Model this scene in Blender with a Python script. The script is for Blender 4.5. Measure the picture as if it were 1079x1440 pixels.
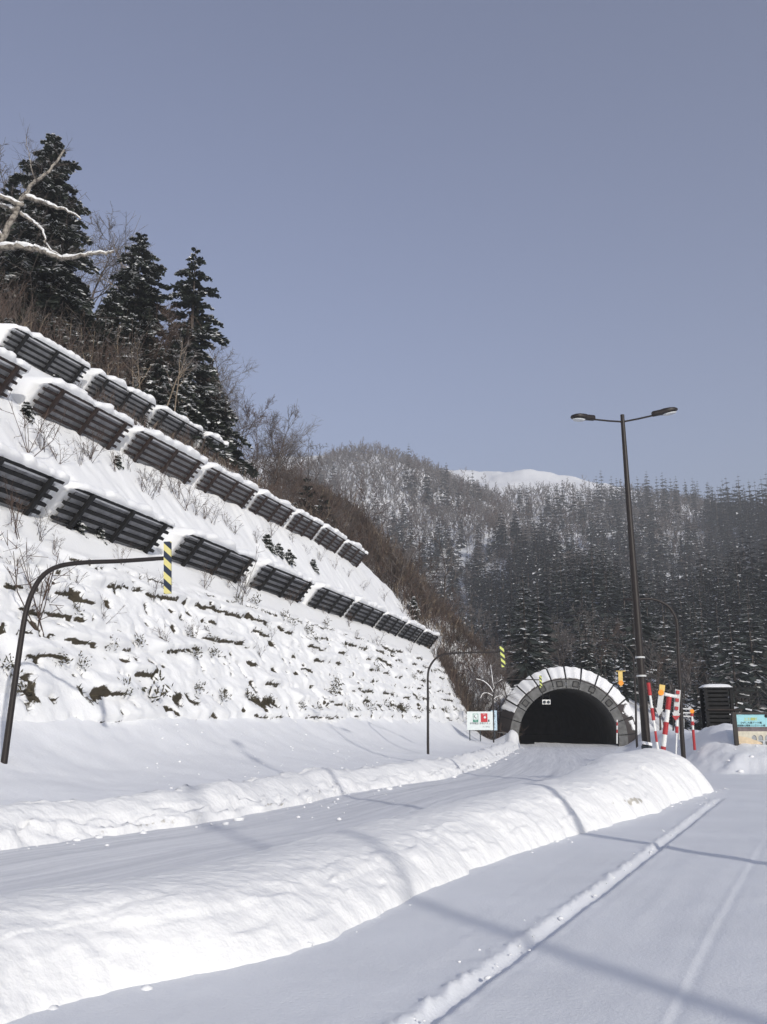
import bpy, math, random
import numpy as np
from mathutils import Vector, Matrix

R = math.radians
scene = bpy.context.scene
COL = scene.collection
for o in list(bpy.data.objects):
    bpy.data.objects.remove(o)

# ------------------------------------------------------------------ camera, sky, sun
PITCH, FPX, EYE = 13.1, 1245.0, 2.0
cam_d = bpy.data.cameras.new('camera')
cam_d.sensor_fit = 'AUTO'; cam_d.sensor_width = 36.0; cam_d.lens = 36.0 * FPX / 1440.0
cam_d.clip_start = 0.05; cam_d.clip_end = 9000
cam = bpy.data.objects.new('camera', cam_d); COL.objects.link(cam)
cam.location = (0, 0, EYE); cam.rotation_euler = (R(90 + PITCH), 0, 0)
scene.camera = cam

SUN_ELEV, SUN_AZ = 22.0, 154.0            # azimuth clockwise from +Y (the view direction)
sdir = Vector((math.sin(R(SUN_AZ)) * math.cos(R(SUN_ELEV)), math.cos(R(SUN_AZ)) * math.cos(R(SUN_ELEV)), math.sin(R(SUN_ELEV))))
world = bpy.data.worlds.new('World'); scene.world = world; world.use_nodes = True
wn = world.node_tree; wn.nodes.clear()
w_out = wn.nodes.new('ShaderNodeOutputWorld'); w_bg = wn.nodes.new('ShaderNodeBackground')
w_sky = wn.nodes.new('ShaderNodeTexSky'); w_sky.sky_type = 'NISHITA'; w_sky.sun_disc = False
w_sky.sun_elevation = R(SUN_ELEV); w_sky.sun_rotation = R(SUN_AZ)
w_sky.air_density = 1.0; w_sky.dust_density = 1.6; w_sky.ozone_density = 1.0; w_sky.altitude = 900
w_hs = wn.nodes.new('ShaderNodeHueSaturation'); w_hs.inputs['Saturation'].default_value = 0.84; w_hs.inputs['Hue'].default_value = 0.520
wn.links.new(w_sky.outputs[0], w_hs.inputs['Color']); wn.links.new(w_hs.outputs[0], w_bg.inputs['Color'])
w_bg.inputs['Strength'].default_value = 0.15
wn.links.new(w_bg.outputs[0], w_out.inputs['Surface'])
sun_d = bpy.data.lights.new('sun', 'SUN'); sun_d.energy = 4.6; sun_d.angle = R(0.9); sun_d.color = (1.0, 0.955, 0.88)
sun = bpy.data.objects.new('sun', sun_d); COL.objects.link(sun)
sun.rotation_euler = (-sdir).to_track_quat('-Z', 'Y').to_euler(); sun.location = (20, -40, 30)
scene.view_settings.view_transform = 'Standard'; scene.view_settings.look = 'None'
scene.view_settings.exposure = 0.05; scene.view_settings.gamma = 1.0
scene.view_settings.use_curve_mapping = False
scene.cycles.max_bounces = 6; scene.cycles.diffuse_bounces = 3; scene.cycles.glossy_bounces = 2
scene.cycles.transmission_bounces = 2; scene.cycles.volume_bounces = 0; scene.cycles.transparent_max_bounces = 4

cP, sP = math.cos(R(PITCH)), math.sin(R(PITCH))
def at(px, py, Y):
    """world point seen at photo pixel (px, py) at depth Y"""
    u = (px - 539.5) / FPX; v = (720 - py) / FPX; d = cP - v * sP
    return Vector((u / d * Y, Y, EYE + (sP + v * cP) / d * Y))
def gp(px, py, h):
    """ground point of a pixel, h metres above the gently falling base plane"""
    u = (px - 539.5) / FPX; v = (720 - py) / FPX; d = cP - v * sP; k = (sP + v * cP) / d
    Y = (h - 2) / k
    for _ in range(12): Y = (h - 0.0125 * Y - 2) / k
    return (u / d * Y, Y)

# ------------------------------------------------------------------ noise
def _h(ix, iy, seed):
    n = (ix.astype(np.int64) * 374761393 + iy.astype(np.int64) * 668265263 + seed * 974634541) & 0xffffffff
    n = ((n ^ (n >> 13)) * 1274126177) & 0xffffffff
    n = ((n ^ (n >> 15)) * 2246822519) & 0xffffffff
    return ((n ^ (n >> 16)) & 0xffffff) / float(0xffffff)
def vn(x, y, seed=0):
    x = np.asarray(x, float); y = np.asarray(y, float)
    ix = np.floor(x); iy = np.floor(y); fx = x - ix; fy = y - iy
    fx = fx * fx * fx * (fx * (fx * 6 - 15) + 10); fy = fy * fy * fy * (fy * (fy * 6 - 15) + 10)
    a = _h(ix, iy, seed); b = _h(ix + 1, iy, seed); c = _h(ix, iy + 1, seed); d = _h(ix + 1, iy + 1, seed)
    return (a * (1 - fx) + b * fx) * (1 - fy) + (c * (1 - fx) + d * fx) * fy * 1.0
def fbm(x, y, octv=4, seed=0):
    x = np.asarray(x, float); y = np.asarray(y, float)
    t = np.zeros(np.broadcast(x, y).shape); a = 0.5
    for k in range(octv):
        t = t + a * (vn(x * 2 ** k + 17.3 * k, y * 2 ** k - 9.1 * k, seed + k) * 2 - 1); a *= 0.5
    return t
def sst(a, b, x):
    t = np.clip((x - a) / (b - a), 0, 1); return t * t * (3 - 2 * t)

def smooth_poly(P, step=0.5):
    P = np.array(P, float); out = []
    n = len(P)
    for i in range(n - 1):
        p0 = P[max(i - 1, 0)]; p1 = P[i]; p2 = P[i + 1]; p3 = P[min(i + 2, n - 1)]
        m = max(2, int(np.linalg.norm(p2 - p1) / step))
        for k in range(m):
            t = k / m
            out.append(0.5 * ((2 * p1) + (-p0 + p2) * t + (2 * p0 - 5 * p1 + 4 * p2 - p3) * t * t + (-p0 + 3 * p1 - 3 * p2 + p3) * t ** 3))
    out.append(P[-1]); return np.array(out)
def pdist(x, y, P):
    """signed distance to a polyline, positive on its left"""
    best = np.full(x.shape, 1e9); sgn = np.ones(x.shape)
    for i in range(len(P) - 1):
        ax, ay = P[i]; bx, by = P[i + 1]; dx, dy = bx - ax, by - ay; L2 = dx * dx + dy * dy + 1e-9
        t = np.clip(((x - ax) * dx + (y - ay) * dy) / L2, 0, 1)
        ex = x - (ax + t * dx); ey = y - (ay + t * dy); d = ex * ex + ey * ey
        cr = dx * (y - ay) - dy * (x - ax); m = d < best
        best = np.where(m, d, best); sgn = np.where(m, np.where(cr >= 0, 1.0, -1.0), sgn)
    return np.sqrt(best) * sgn

# ------------------------------------------------------------------ objects and meshes
def props(o, label=None, cat=None, group=None, kind=None):
    if label: o['label'] = label
    if cat: o['category'] = cat
    if group: o['group'] = group
    if kind: o['kind'] = kind
    return o
def empty(name, loc, label, cat, group=None, rot=(0, 0, 0)):
    o = bpy.data.objects.new(name, None); COL.objects.link(o); o.location = loc; o.rotation_euler = rot
    o.empty_display_size = 0.2
    return props(o, label, cat, group)
def np_mesh(name, V, F, mats, midx=None, smooth=True):
    """V (n,3); F (m,4) or (m,3) int array, quads may repeat their last index for triangles"""
    V = np.asarray(V, np.float32); F = np.asarray(F, np.int32)
    me = bpy.data.meshes.new(name)
    k = F.shape[1]
    if k == 4:
        tri = F[:, 2] == F[:, 3]
        tot = np.where(tri, 3, 4).astype(np.int32)
        keep = np.ones(F.shape, bool); keep[:, 3] = ~tri
        loops = F[keep]
    else:
        tot = np.full(len(F), k, np.int32); loops = F.ravel()
    start = np.concatenate([[0], np.cumsum(tot)[:-1]]).astype(np.int32)
    me.vertices.add(len(V)); me.vertices.foreach_set('co', V.ravel())
    me.loops.add(len(loops)); me.loops.foreach_set('vertex_index', loops.astype(np.int32))
    me.polygons.add(len(F)); me.polygons.foreach_set('loop_start', start); me.polygons.foreach_set('loop_total', tot)
    for m in (mats if isinstance(mats, (list, tuple)) else [mats]): me.materials.append(m)
    if midx is not None: me.polygons.foreach_set('material_index', np.asarray(midx, np.int32))
    me.polygons.foreach_set('use_smooth', np.full(len(F), smooth, bool))
    me.update(calc_edges=True)
    return me
def obj(name, me, parent=None, loc=None):
    o = bpy.data.objects.new(name, me); COL.objects.link(o)
    if parent: o.parent = parent
    if loc is not None: o.location = loc
    return o

class MB:
    """collects boxes, beams and tubes; mesh() makes one mesh of them"""
    def __init__(s): s.v = []; s.f = []
    def add(s, V, F):
        b = len(s.v); s.v += [tuple(p) for p in V]; s.f += [tuple(b + i for i in f) for f in F]; return s
    def beam(s, p0, p1, w, h, up=(0, 0, 1), taper=1.0):
        p0 = Vector(p0); p1 = Vector(p1); d = (p1 - p0).normalized(); up = Vector(up)
        if abs(d.dot(up)) > 0.98: up = Vector((1, 0, 0))
        x = d.cross(up).normalized(); z = x.cross(d).normalized(); V = []
        for p, t in ((p0, 1), (p1, taper)):
            for a, b in ((-1, -1), (1, -1), (1, 1), (-1, 1)): V.append(p + x * a * w * t / 2 + z * b * h * t / 2)
        return s.add(V, [(0, 1, 2, 3), (7, 6, 5, 4), (4, 5, 1, 0), (5, 6, 2, 1), (6, 7, 3, 2), (7, 4, 0, 3)])
    def box(s, c, sx, sy, sz):
        c = Vector(c); return s.beam(c - Vector((0, 0, sz / 2)), c + Vector((0, 0, sz / 2)), sy, sx)
    def tube(s, pts, r, n=10, caps=True):
        pts = [Vector(p) for p in pts]; rs = r if isinstance(r, (list, tuple)) else [r] * len(pts)
        V = []; F = []; prev = None
        for i, p in enumerate(pts):
            d = (pts[min(i + 1, len(pts) - 1)] - pts[max(i - 1, 0)]).normalized()
            if prev is None:
                x = d.cross(Vector((0, 0, 1)) if abs(d.z) < 0.9 else Vector((1, 0, 0))).normalized()
            else:
                x = (prev - d * prev.dot(d)).normalized()
            prev = x; z = x.cross(d)
            for k in range(n):
                a = 2 * math.pi * k / n; V.append(p + (x * math.cos(a) + z * math.sin(a)) * rs[i])
        for i in range(len(pts) - 1):
            for k in range(n):
                a = i * n + k; b = i * n + (k + 1) % n; F.append((a + n, b + n, b, a))
        if caps:
            F.append(tuple(range(n))); F.append(tuple(range(len(pts) * n - 1, (len(pts) - 1) * n - 1, -1)))
        return s.add(V, F)
    def disc(s, c, nrm, r, t, n=20):
        c = Vector(c); nrm = Vector(nrm).normalized(); return s.tube([c, c + nrm * t], r, n)
    def mesh(s, name, mat, smooth=False):
        me = bpy.data.meshes.new(name); me.from_pydata([tuple(v) for v in s.v], [], s.f)
        me.materials.append(mat); me.polygons.foreach_set('use_smooth', [smooth] * len(me.polygons)); me.update()
        if smooth:
            try: me.set_sharp_from_angle(angle=R(40))
            except Exception: pass
        return me
    def build(s, name, mat, parent=None, smooth=False):
        return obj(name, s.mesh(name, mat, smooth), parent)

# ------------------------------------------------------------------ materials
def mat(name, col, rough=0.6, var=0.0, scale=5.0, bump=0.0, bscale=20.0, metal=0.0, col2=None, thr=None, spec=0.4):
    m = bpy.data.materials.new(name); m.use_nodes = True; nt = m.node_tree; b = nt.nodes['Principled BSDF']
    b.inputs['Base Color'].default_value = (*col, 1); b.inputs['Roughness'].default_value = rough
    b.inputs['Metallic'].default_value = metal
    b.inputs['Specular IOR Level'].default_value = spec
    tc = nt.nodes.new('ShaderNodeTexCoord')
    if var > 0 or col2:
        n = nt.nodes.new('ShaderNodeTexNoise'); n.inputs['Scale'].default_value = scale; n.inputs['Detail'].default_value = 6
        nt.links.new(tc.outputs['Object'], n.inputs['Vector'])
        r = nt.nodes.new('ShaderNodeValToRGB')
        lo, hi = thr if thr else (0.3, 0.7)
        r.color_ramp.elements[0].position = lo; r.color_ramp.elements[1].position = hi
        c2 = col2 if col2 else tuple(min(1, c * (1 + var)) for c in col)
        c1 = col if col2 else tuple(c * (1 - var) for c in col)
        r.color_ramp.elements[0].color = (*c1, 1); r.color_ramp.elements[1].color = (*c2, 1)
        nt.links.new(n.outputs['Fac'], r.inputs['Fac']); nt.links.new(r.outputs['Color'], b.inputs['Base Color'])
    if bump > 0:
        n2 = nt.nodes.new('ShaderNodeTexNoise'); n2.inputs['Scale'].default_value = bscale; n2.inputs['Detail'].default_value = 8
        n2.inputs['Roughness'].default_value = 0.6
        nt.links.new(tc.outputs['Object'], n2.inputs['Vector'])
        bp = nt.nodes.new('ShaderNodeBump'); bp.inputs['Strength'].default_value = 1.0; bp.inputs['Distance'].default_value = bump
        nt.links.new(n2.outputs['Fac'], bp.inputs['Height']); nt.links.new(bp.outputs['Normal'], b.inputs['Normal'])
    return m
M = {}
M['snow'] = mat('snow', (0.84, 0.85, 0.87), 0.65, 0.03, 0.8, 0.02, 9.0, spec=0.25)
M['snow_lot'] = mat('snow_lot', (0.80, 0.815, 0.84), 0.55, 0.04, 0.5, 0.008, 30.0, spec=0.3)
M['snow_soft'] = mat('snow_soft', (0.86, 0.865, 0.87), 0.7, 0.02, 2.0, 0.012, 14.0, spec=0.2)
M['steel_brown'] = mat('brown_paint', (0.018, 0.013, 0.012), 0.5, 0.25, 6.0, spec=0.4)
M['steel_dark'] = mat('dark_steel', (0.012, 0.012, 0.013), 0.7, 0.4, 2.5, spec=.25)
M['rust_steel'] = mat('rusty_steel', (0.026, 0.016, 0.014), 0.7, 0.4, 3.0)
M['concrete'] = mat('concrete', (0.14, 0.14, 0.138), 0.85, 0.35, 1.6, 0.01, 12.0)
M['concrete_dark'] = mat('dark_concrete', (0.10, 0.098, 0.094), 0.9, 0.3, 0.8)
M['panel_brown'] = mat('dark_brown_panel', (0.055, 0.046, 0.044), 0.75, 0.25, 0.9)
M['joint'] = mat('dark_joint', (0.02, 0.02, 0.02), 0.9)
M['white_paint'] = mat('white_paint', (0.78, 0.78, 0.76), 0.5, 0.05, 8.0)
M['red_paint'] = mat('red_paint', (0.40, 0.03, 0.035), 0.5, 0.1, 8.0)
M['grey_sheet'] = mat('grey_sheet', (0.55, 0.56, 0.56), 0.45, 0.06, 6.0)
M['orange'] = mat('orange_reflector', (0.85, 0.30, 0.015), 0.35)
M['yellow'] = mat('yellow_sheet', (0.72, 0.52, 0.16), 0.5, 0.08, 6.0)
M['sign_white'] = mat('sign_white', (0.70, 0.76, 0.76), 0.5, 0.05, 4.0)
M['sign_blue'] = mat('sign_pale_blue', (0.52, 0.68, 0.80), 0.5, 0.05, 4.0)
M['sign_green'] = mat('sign_green', (0.05, 0.25, 0.17), 0.5)
M['sign_red'] = mat('sign_red', (0.52, 0.04, 0.05), 0.5)
M['ink'] = mat('dark_ink', (0.03, 0.04, 0.05), 0.6)
M['glass'] = mat('lamp_glass', (0.55, 0.57, 0.58), 0.15, 0.05, 10.0, spec=0.8)
M['bark_pale'] = mat('pale_bark', (0.33, 0.30, 0.26), 0.85, col2=(0.10, 0.085, 0.075), scale=3.5, thr=(0.42, 0.62))
M['bark'] = mat('grey_brown_bark', (0.085, 0.070, 0.062), 0.9, 0.3, 3.0)
M['bark_grey'] = mat('grey_twigs', (0.15, 0.135, 0.13), 0.9, 0.25, 0.15)
M['twig_red'] = mat('reddish_twigs', (0.088, 0.060, 0.048), 0.9, 0.3, 0.3)
M['twig_tan'] = mat('tan_twigs', (0.24, 0.19, 0.14), 0.9, 0.3, 0.5)
M['needles'] = mat('fir_needles', (0.030, 0.038, 0.028), 0.8, 0.5, 0.8)
M['needles_far'] = mat('fir_needles_far', (0.030, 0.039, 0.035), 0.85, 0.4, 0.06)
M['grass'] = mat('dead_grass', (0.085, 0.070, 0.042), 0.9, col2=(0.035, 0.038, 0.022), scale=1.3, thr=(0.35, 0.65))
M['print_sky'] = mat('print_sky', (0.30, 0.60, 0.66), 0.5, 0.08, 1.5)
M['print_hill'] = mat('print_hill', (0.14, 0.11, 0.12), 0.5, 0.4, 5.0)
M['print_stone'] = mat('print_stone', (0.56, 0.52, 0.42), 0.5, 0.15, 5.0)
M['print_sand'] = mat('print_sand', (0.60, 0.48, 0.33), 0.5, 0.12, 6.0)
M['print_water'] = mat('print_water', (0.42, 0.45, 0.47), 0.5, 0.15, 5.0)
M['print_arch'] = mat('print_arch', (0.10, 0.10, 0.10), 0.5)
M['print_grey'] = mat('print_grey', (0.30, 0.31, 0.32), 0.5)
M['print_yellow'] = mat('print_yellow', (0.66, 0.66, 0.14), 0.5)

def attr_mix_mat(name, attr, c0, c1, rough=0.65, bump=0.02, bscale=9.0, c0b=None, c1b=None):
    """two colours mixed by a vertex attribute (what the surface is made of there)"""
    m = bpy.data.materials.new(name); m.use_nodes = True; nt = m.node_tree; b = nt.nodes['Principled BSDF']
    b.inputs['Roughness'].default_value = rough; b.inputs['Specular IOR Level'].default_value = 0.2
    at_ = nt.nodes.new('ShaderNodeAttribute'); at_.attribute_name = attr
    tc = nt.nodes.new('ShaderNodeTexCoord'); n = nt.nodes.new('ShaderNodeTexNoise'); n.inputs['Scale'].default_value = 6.0; n.inputs['Detail'].default_value = 8
    nt.links.new(tc.outputs['Object'], n.inputs['Vector'])
    ad = nt.nodes.new('ShaderNodeMath'); ad.operation = 'MULTIPLY_ADD'; ad.inputs[1].default_value = 0.9; ad.inputs[2].default_value = -0.45
    nt.links.new(n.outputs['Fac'], ad.inputs[0])
    s = nt.nodes.new('ShaderNodeMath'); s.operation = 'ADD'; nt.links.new(ad.outputs[0], s.inputs[0]); nt.links.new(at_.outputs['Fac'], s.inputs[1])
    r = nt.nodes.new('ShaderNodeValToRGB'); r.color_ramp.elements[0].position = 0.42; r.color_ramp.elements[1].position = 0.58
    r.color_ramp.elements[0].color = (*c0, 1); r.color_ramp.elements[1].color = (*c1, 1)
    nt.links.new(s.outputs[0], r.inputs['Fac']); nt.links.new(r.outputs['Color'], b.inputs['Base Color'])
    n2 = nt.nodes.new('ShaderNodeTexNoise'); n2.inputs['Scale'].default_value = bscale; n2.inputs['Detail'].default_value = 8
    nt.links.new(tc.outputs['Object'], n2.inputs['Vector'])
    bp = nt.nodes.new('ShaderNodeBump'); bp.inputs['Distance'].default_value = bump
    nt.links.new(n2.outputs['Fac'], bp.inputs['Height']); nt.links.new(bp.outputs['Normal'], b.inputs['Normal'])
    return m
M['hillside'] = attr_mix_mat('snowy_cut_slope', 'bare', (0.86, 0.865, 0.87), (0.060, 0.050, 0.035))

def road_mat():
    m = bpy.data.materials.new('packed_snow_road'); m.use_nodes = True; nt = m.node_tree; b = nt.nodes['Principled BSDF']
    b.inputs['Roughness'].default_value = 0.55; b.inputs['Specular IOR Level'].default_value = 0.35
    a1 = nt.nodes.new('ShaderNodeAttribute'); a1.attribute_name = 'road_uv'
    mp = nt.nodes.new('ShaderNodeVectorMath'); mp.operation = 'MULTIPLY'; mp.inputs[1].default_value = (5.0, 0.10, 1.0)
    nt.links.new(a1.outputs['Vector'], mp.inputs[0])
    n = nt.nodes.new('ShaderNodeTexNoise'); n.inputs['Scale'].default_value = 1.0; n.inputs['Detail'].default_value = 7; n.inputs['Roughness'].default_value = 0.65
    nt.links.new(mp.outputs[0], n.inputs['Vector'])
    r = nt.nodes.new('ShaderNodeValToRGB'); r.color_ramp.elements[0].position = 0.33; r.color_ramp.elements[1].position = 0.68
    r.color_ramp.elements[0].color = (0.64, 0.65, 0.675, 1); r.color_ramp.elements[1].color = (0.85, 0.855, 0.87, 1)
    nt.links.new(n.outputs['Fac'], r.inputs['Fac']); nt.links.new(r.outputs['Color'], b.inputs['Base Color'])
    bp = nt.nodes.new('ShaderNodeBump'); bp.inputs['Distance'].default_value = 0.03; bp.inputs['Strength'].default_value = 1
    nt.links.new(n.outputs['Fac'], bp.inputs['Height']); nt.links.new(bp.outputs['Normal'], b.inputs['Normal'])
    return m
M['road'] = road_mat()

def stripe_mat(name, ca, cb, period, slope=1.0, duty=0.5):
    """flat diagonal print on a marker plate (object x across, z down the plate)"""
    m = bpy.data.materials.new(name); m.use_nodes = True; nt = m.node_tree; b = nt.nodes['Principled BSDF']
    b.inputs['Roughness'].default_value = 0.45
    tc = nt.nodes.new('ShaderNodeTexCoord'); sx = nt.nodes.new('ShaderNodeSeparateXYZ'); nt.links.new(tc.outputs['Object'], sx.inputs[0])
    k = nt.nodes.new('ShaderNodeMath'); k.operation = 'MULTIPLY_ADD'; k.inputs[1].default_value = slope
    nt.links.new(sx.outputs['X'], k.inputs[0]); nt.links.new(sx.outputs['Z'], k.inputs[2])
    d = nt.nodes.new('ShaderNodeMath'); d.operation = 'DIVIDE'; d.inputs[1].default_value = period; nt.links.new(k.outputs[0], d.inputs[0])
    f = nt.nodes.new('ShaderNodeMath'); f.operation = 'FRACT'; nt.links.new(d.outputs[0], f.inputs[0])
    g = nt.nodes.new('ShaderNodeMath'); g.operation = 'GREATER_THAN'; g.inputs[1].default_value = duty; nt.links.new(f.outputs[0], g.inputs[0])
    mx = nt.nodes.new('ShaderNodeMix'); mx.data_type = 'RGBA'; mx.inputs[6].default_value = (*ca, 1); mx.inputs[7].default_value = (*cb, 1)
    nt.links.new(g.outputs[0], mx.inputs[0]); nt.links.new(mx.outputs[2], b.inputs['Base Color'])
    return m
M['stripes'] = stripe_mat('yellow_navy_stripes', (0.66, 0.60, 0.24), (0.012, 0.022, 0.05), 0.40, 1.0)
M['stripes_lime'] = stripe_mat('lime_black_stripes', (0.60, 0.66, 0.16), (0.012, 0.014, 0.014), 0.40, 1.0)

def mesh_sheet_mat():
    m = bpy.data.materials.new('grey_mesh_sheet'); m.use_nodes = True; nt = m.node_tree; b = nt.nodes['Principled BSDF']
    b.inputs['Roughness'].default_value = 0.7
    tc = nt.nodes.new('ShaderNodeTexCoord'); w = nt.nodes.new('ShaderNodeTexWave'); w.inputs['Scale'].default_value = 4.5; w.inputs['Distortion'].default_value = 0.4
    n = nt.nodes.new('ShaderNodeTexNoise'); n.inputs['Scale'].default_value = 1.4; n.inputs['Detail'].default_value = 6
    nt.links.new(tc.outputs['Object'], w.inputs['Vector']); nt.links.new(tc.outputs['Object'], n.inputs['Vector'])
    a = nt.nodes.new('ShaderNodeMath'); a.operation = 'MULTIPLY_ADD'; a.inputs[1].default_value = 0.35
    nt.links.new(w.outputs['Fac'], a.inputs[0]); nt.links.new(n.outputs['Fac'], a.inputs[2])
    r = nt.nodes.new('ShaderNodeValToRGB'); r.color_ramp.elements[0].position = 0.35; r.color_ramp.elements[1].position = 0.95
    r.color_ramp.elements[0].color = (0.15, 0.15, 0.155, 1); r.color_ramp.elements[1].color = (0.46, 0.46, 0.47, 1)
    nt.links.new(a.outputs[0], r.inputs['Fac']); nt.links.new(r.outputs['Color'], b.inputs['Base Color'])
    return m
M['mesh_sheet'] = mesh_sheet_mat()

# ------------------------------------------------------------------ terrain functions
def z0(y): return -0.0125 * np.clip(y, -40, 114)
EL = smooth_poly([(-16, -6), (-10.2, 8), gp(0, 1195, 0), gp(320, 1150, 0), gp(505, 1112, 0), gp(640, 1090, 0), gp(700, 1068, 0), (12.3, 88), (16.6, 112), (19, 135)], 1.5)
CREST = smooth_poly([(-6.6, 2.2), (-4.6, 5.6), gp(0, 1265, .6), gp(300, 1215, .65), gp(575, 1145, .7), gp(820, 1090, .9), (8.0, 29.6), (10.6, 33.6)], 0.4)
ER = smooth_poly([(-8.2, 3), (-4.9, 9.2), (-1.0, 15.6), (3.4, 23.6), (7.3, 31.2), (11, 42), (17, 68), (25.5, 100), (28.5, 112), (31, 135)], 1.5)
MR = smooth_poly([(70, 35), (36, 37.5), (18.2, 41.2), (15.0, 44.2), (15.3, 52), (21.0, 80), (27.0, 102), (29.5, 114), (31, 124)], 1.5)
TH = R(14.5); AX, AY = math.sin(TH), math.cos(TH); MX, MY = -AY, AX; OX, OY = -14.3, 38.0
def ls(x, y): dx = x - OX; dy = y - OY; return dx * AX + dy * AY, dx * MX + dy * MY
def xy(l, s): return OX + l * AX + s * MX, OY + l * AY + s * MY
PS = np.array([-9, -5.8, -5.1, -4.75, -1.5, -0.8, 0.2, 1.9, 5.4, 6.1, 8.0, 14.6, 15.3, 17, 26, 36, 60, 120])
PZ = np.array([0.0, 0.7, 2.0, 3.0, 9.2, 10.4, 11.15, 13.7, 19.3, 19.9, 22.5, 27.6, 28.2, 29.9, 37, 42, 44, 40])
def lend(s): return 80 - 2.9 * np.clip(s - 5, 0, 14)
def s_eff(l, s):
    e = np.clip(l - lend(s), 0, None)
    return s - 0.02 * e * e
def hill_z(l, s):
    fall = np.clip(50 - l, 0, 95) * np.interp(s, [-5, 0, 6, 15, 40], [0, .012, .042, .058, .075])   # the benches sink towards the viewer
    return np.interp(s_eff(l, s), PS, PZ) - 0.10 * np.clip(l - lend(s), 0, None) - fall
def ground(x, y):
    x = np.asarray(x, float); y = np.asarray(y, float)
    zb = z0(y); dl = pdist(x, y, EL); l, s = ls(x, y)
    db = np.clip(-4.8 - s, 0, None); f = np.clip(dl / (np.abs(dl) + db + 1e-6), 0, 1)
    zv = zb + sst(0.0, 1.1, dl) * 0.38 + (2.3 + .28 * fbm(x * .22, y * .22, 3, 15) + .16 * fbm(x * .9, y * .9, 3, 16) - (zb + .38)) * f ** 3.4 + sst(0.8, 3, dl) * (0.10 * fbm(x * .35, y * .35, 3, 5) + .03 * fbm(x * 1.6, y * 1.6, 2, 6))
    zv = zv + 1.5 * np.exp(-(((x - 15.4) / 2.0) ** 2 + ((y - 107) / 3.2) ** 2))
    dm = -pdist(x, y, MR)
    zm = zb + sst(-.3, 3.6, dm) * (1.75 + 0.35 * fbm(x * .5, y * .5, 3, 8) - .75 * np.exp(-((x - 19.0) / 2.6) ** 2 - ((y - 44.5) / 3.2) ** 2)) + sst(0, 1, dm) * 0.16 * fbm(x * 1.7, y * 1.7, 3, 9) + .55 * np.exp(-((x - 19.3) / 2.6) ** 2 - ((y - 50.0) / 3.0) ** 2)
    return np.where(dl > 0, zv, zm)
def ridge(*pts): return np.array([tuple(at(px, py, d)) for px, py, d in pts])
RIDGES = [
    (ridge((250, 760, 1000), (400, 720, 930), (450, 674, 860), (490, 644, 820), (530, 637, 800), (560, 652, 770), (605, 688, 700), (665, 732, 610), (720, 770, 520), (775, 818, 410), (825, 876, 305), (848, 920, 220), (835, 950, 165), (806, 962, 132), (797, 966, 121)), 0.60),
    (ridge((330, 652, 1250), (400, 645, 1220), (450, 640, 1190), (500, 636, 1160), (560, 648, 1130), (600, 655, 1090), (650, 662, 1050), (700, 664, 1020), (735, 659, 990), (790, 668, 950), (850, 684, 890)), 0.42),
    (ridge((790, 690, 930), (850, 695, 860), (905, 706, 790), (960, 728, 720), (1020, 734, 650), (1079, 732, 590), (1250, 715, 520), (1500, 705, 420), (2100, 700, 330)), 0.62),
    (ridge((395, 668, 138), (445, 705, 134), (505, 785, 130), (560, 845, 128), (612, 890, 125), (640, 945, 122), (652, 985, 120)), 1.15),
    (ridge((1030, 860, 330), (1079, 850, 300), (1200, 850, 250), (1500, 860, 210)), 0.5),
]
PORT = Vector((22.7, 112.0, -1.42)); PH = R(6.0)
def tun(x, y):
    dx = x - PORT.x; dy = y - PORT.y
    return dx * math.cos(PH) - dy * math.sin(PH), dx * math.sin(PH) + dy * math.cos(PH)
def mountain(x, y, which=False):
    x = np.asarray(x, float); y = np.asarray(y, float)
    best = np.full(x.shape, -50.0); idx = np.zeros(x.shape, int)
    warp = 10 * fbm(x / 90, y / 90, 3, 31)
    for k, (P, sl) in enumerate(RIDGES):
        for i in range(len(P) - 1):
            a, b = P[i], P[i + 1]; dx, dy = b[0] - a[0], b[1] - a[1]; L2 = dx * dx + dy * dy
            t = np.clip(((x - a[0]) * dx + (y - a[1]) * dy) / L2, 0, 1)
            d = np.hypot(x - a[0] - t * dx, y - a[1] - t * dy)
            z = a[2] + t * (b[2] - a[2]) - sl * (np.sqrt(d * d + 25) - 5)
            m = z > best; best = np.where(m, z, best); idx = np.where(m, k, idx)
    near = sst(115, 200, y)
    best = best + near * np.clip((best + 4) / 40, 0, 1) * (warp * .5 + 3 * fbm(x / 22, y / 22, 3, 33) + 1.0 * fbm(x / 7, y / 7, 2, 36))
    tx, ty = tun(x, y)
    best = np.where(np.abs(tx) < 16, -1.5 + (best + 1.5) * sst(2.2, 11, ty - .25 * np.clip(np.abs(tx) - 8, 0, None)), best)
    floor = np.where(y > 100, 0.02 * (y - 114), -1.4) + near * 2 * fbm(x / 30, y / 30, 3, 35) - 1.2
    best = np.maximum(best, floor)
    return (best, idx) if which else best
def H(x, y):
    """everything that can stand in the way"""
    x = np.asarray(x, float); y = np.asarray(y, float); l, s = ls(x, y)
    g = np.where(y < 118, ground(x, y), -5); m = np.where(y > 112, mountain(x, y), -5)
    h = np.where((l < 130) & (s > -5) & (y > -20), hill_z(l, s), -5)
    return np.maximum(np.maximum(g, m), h)

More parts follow.
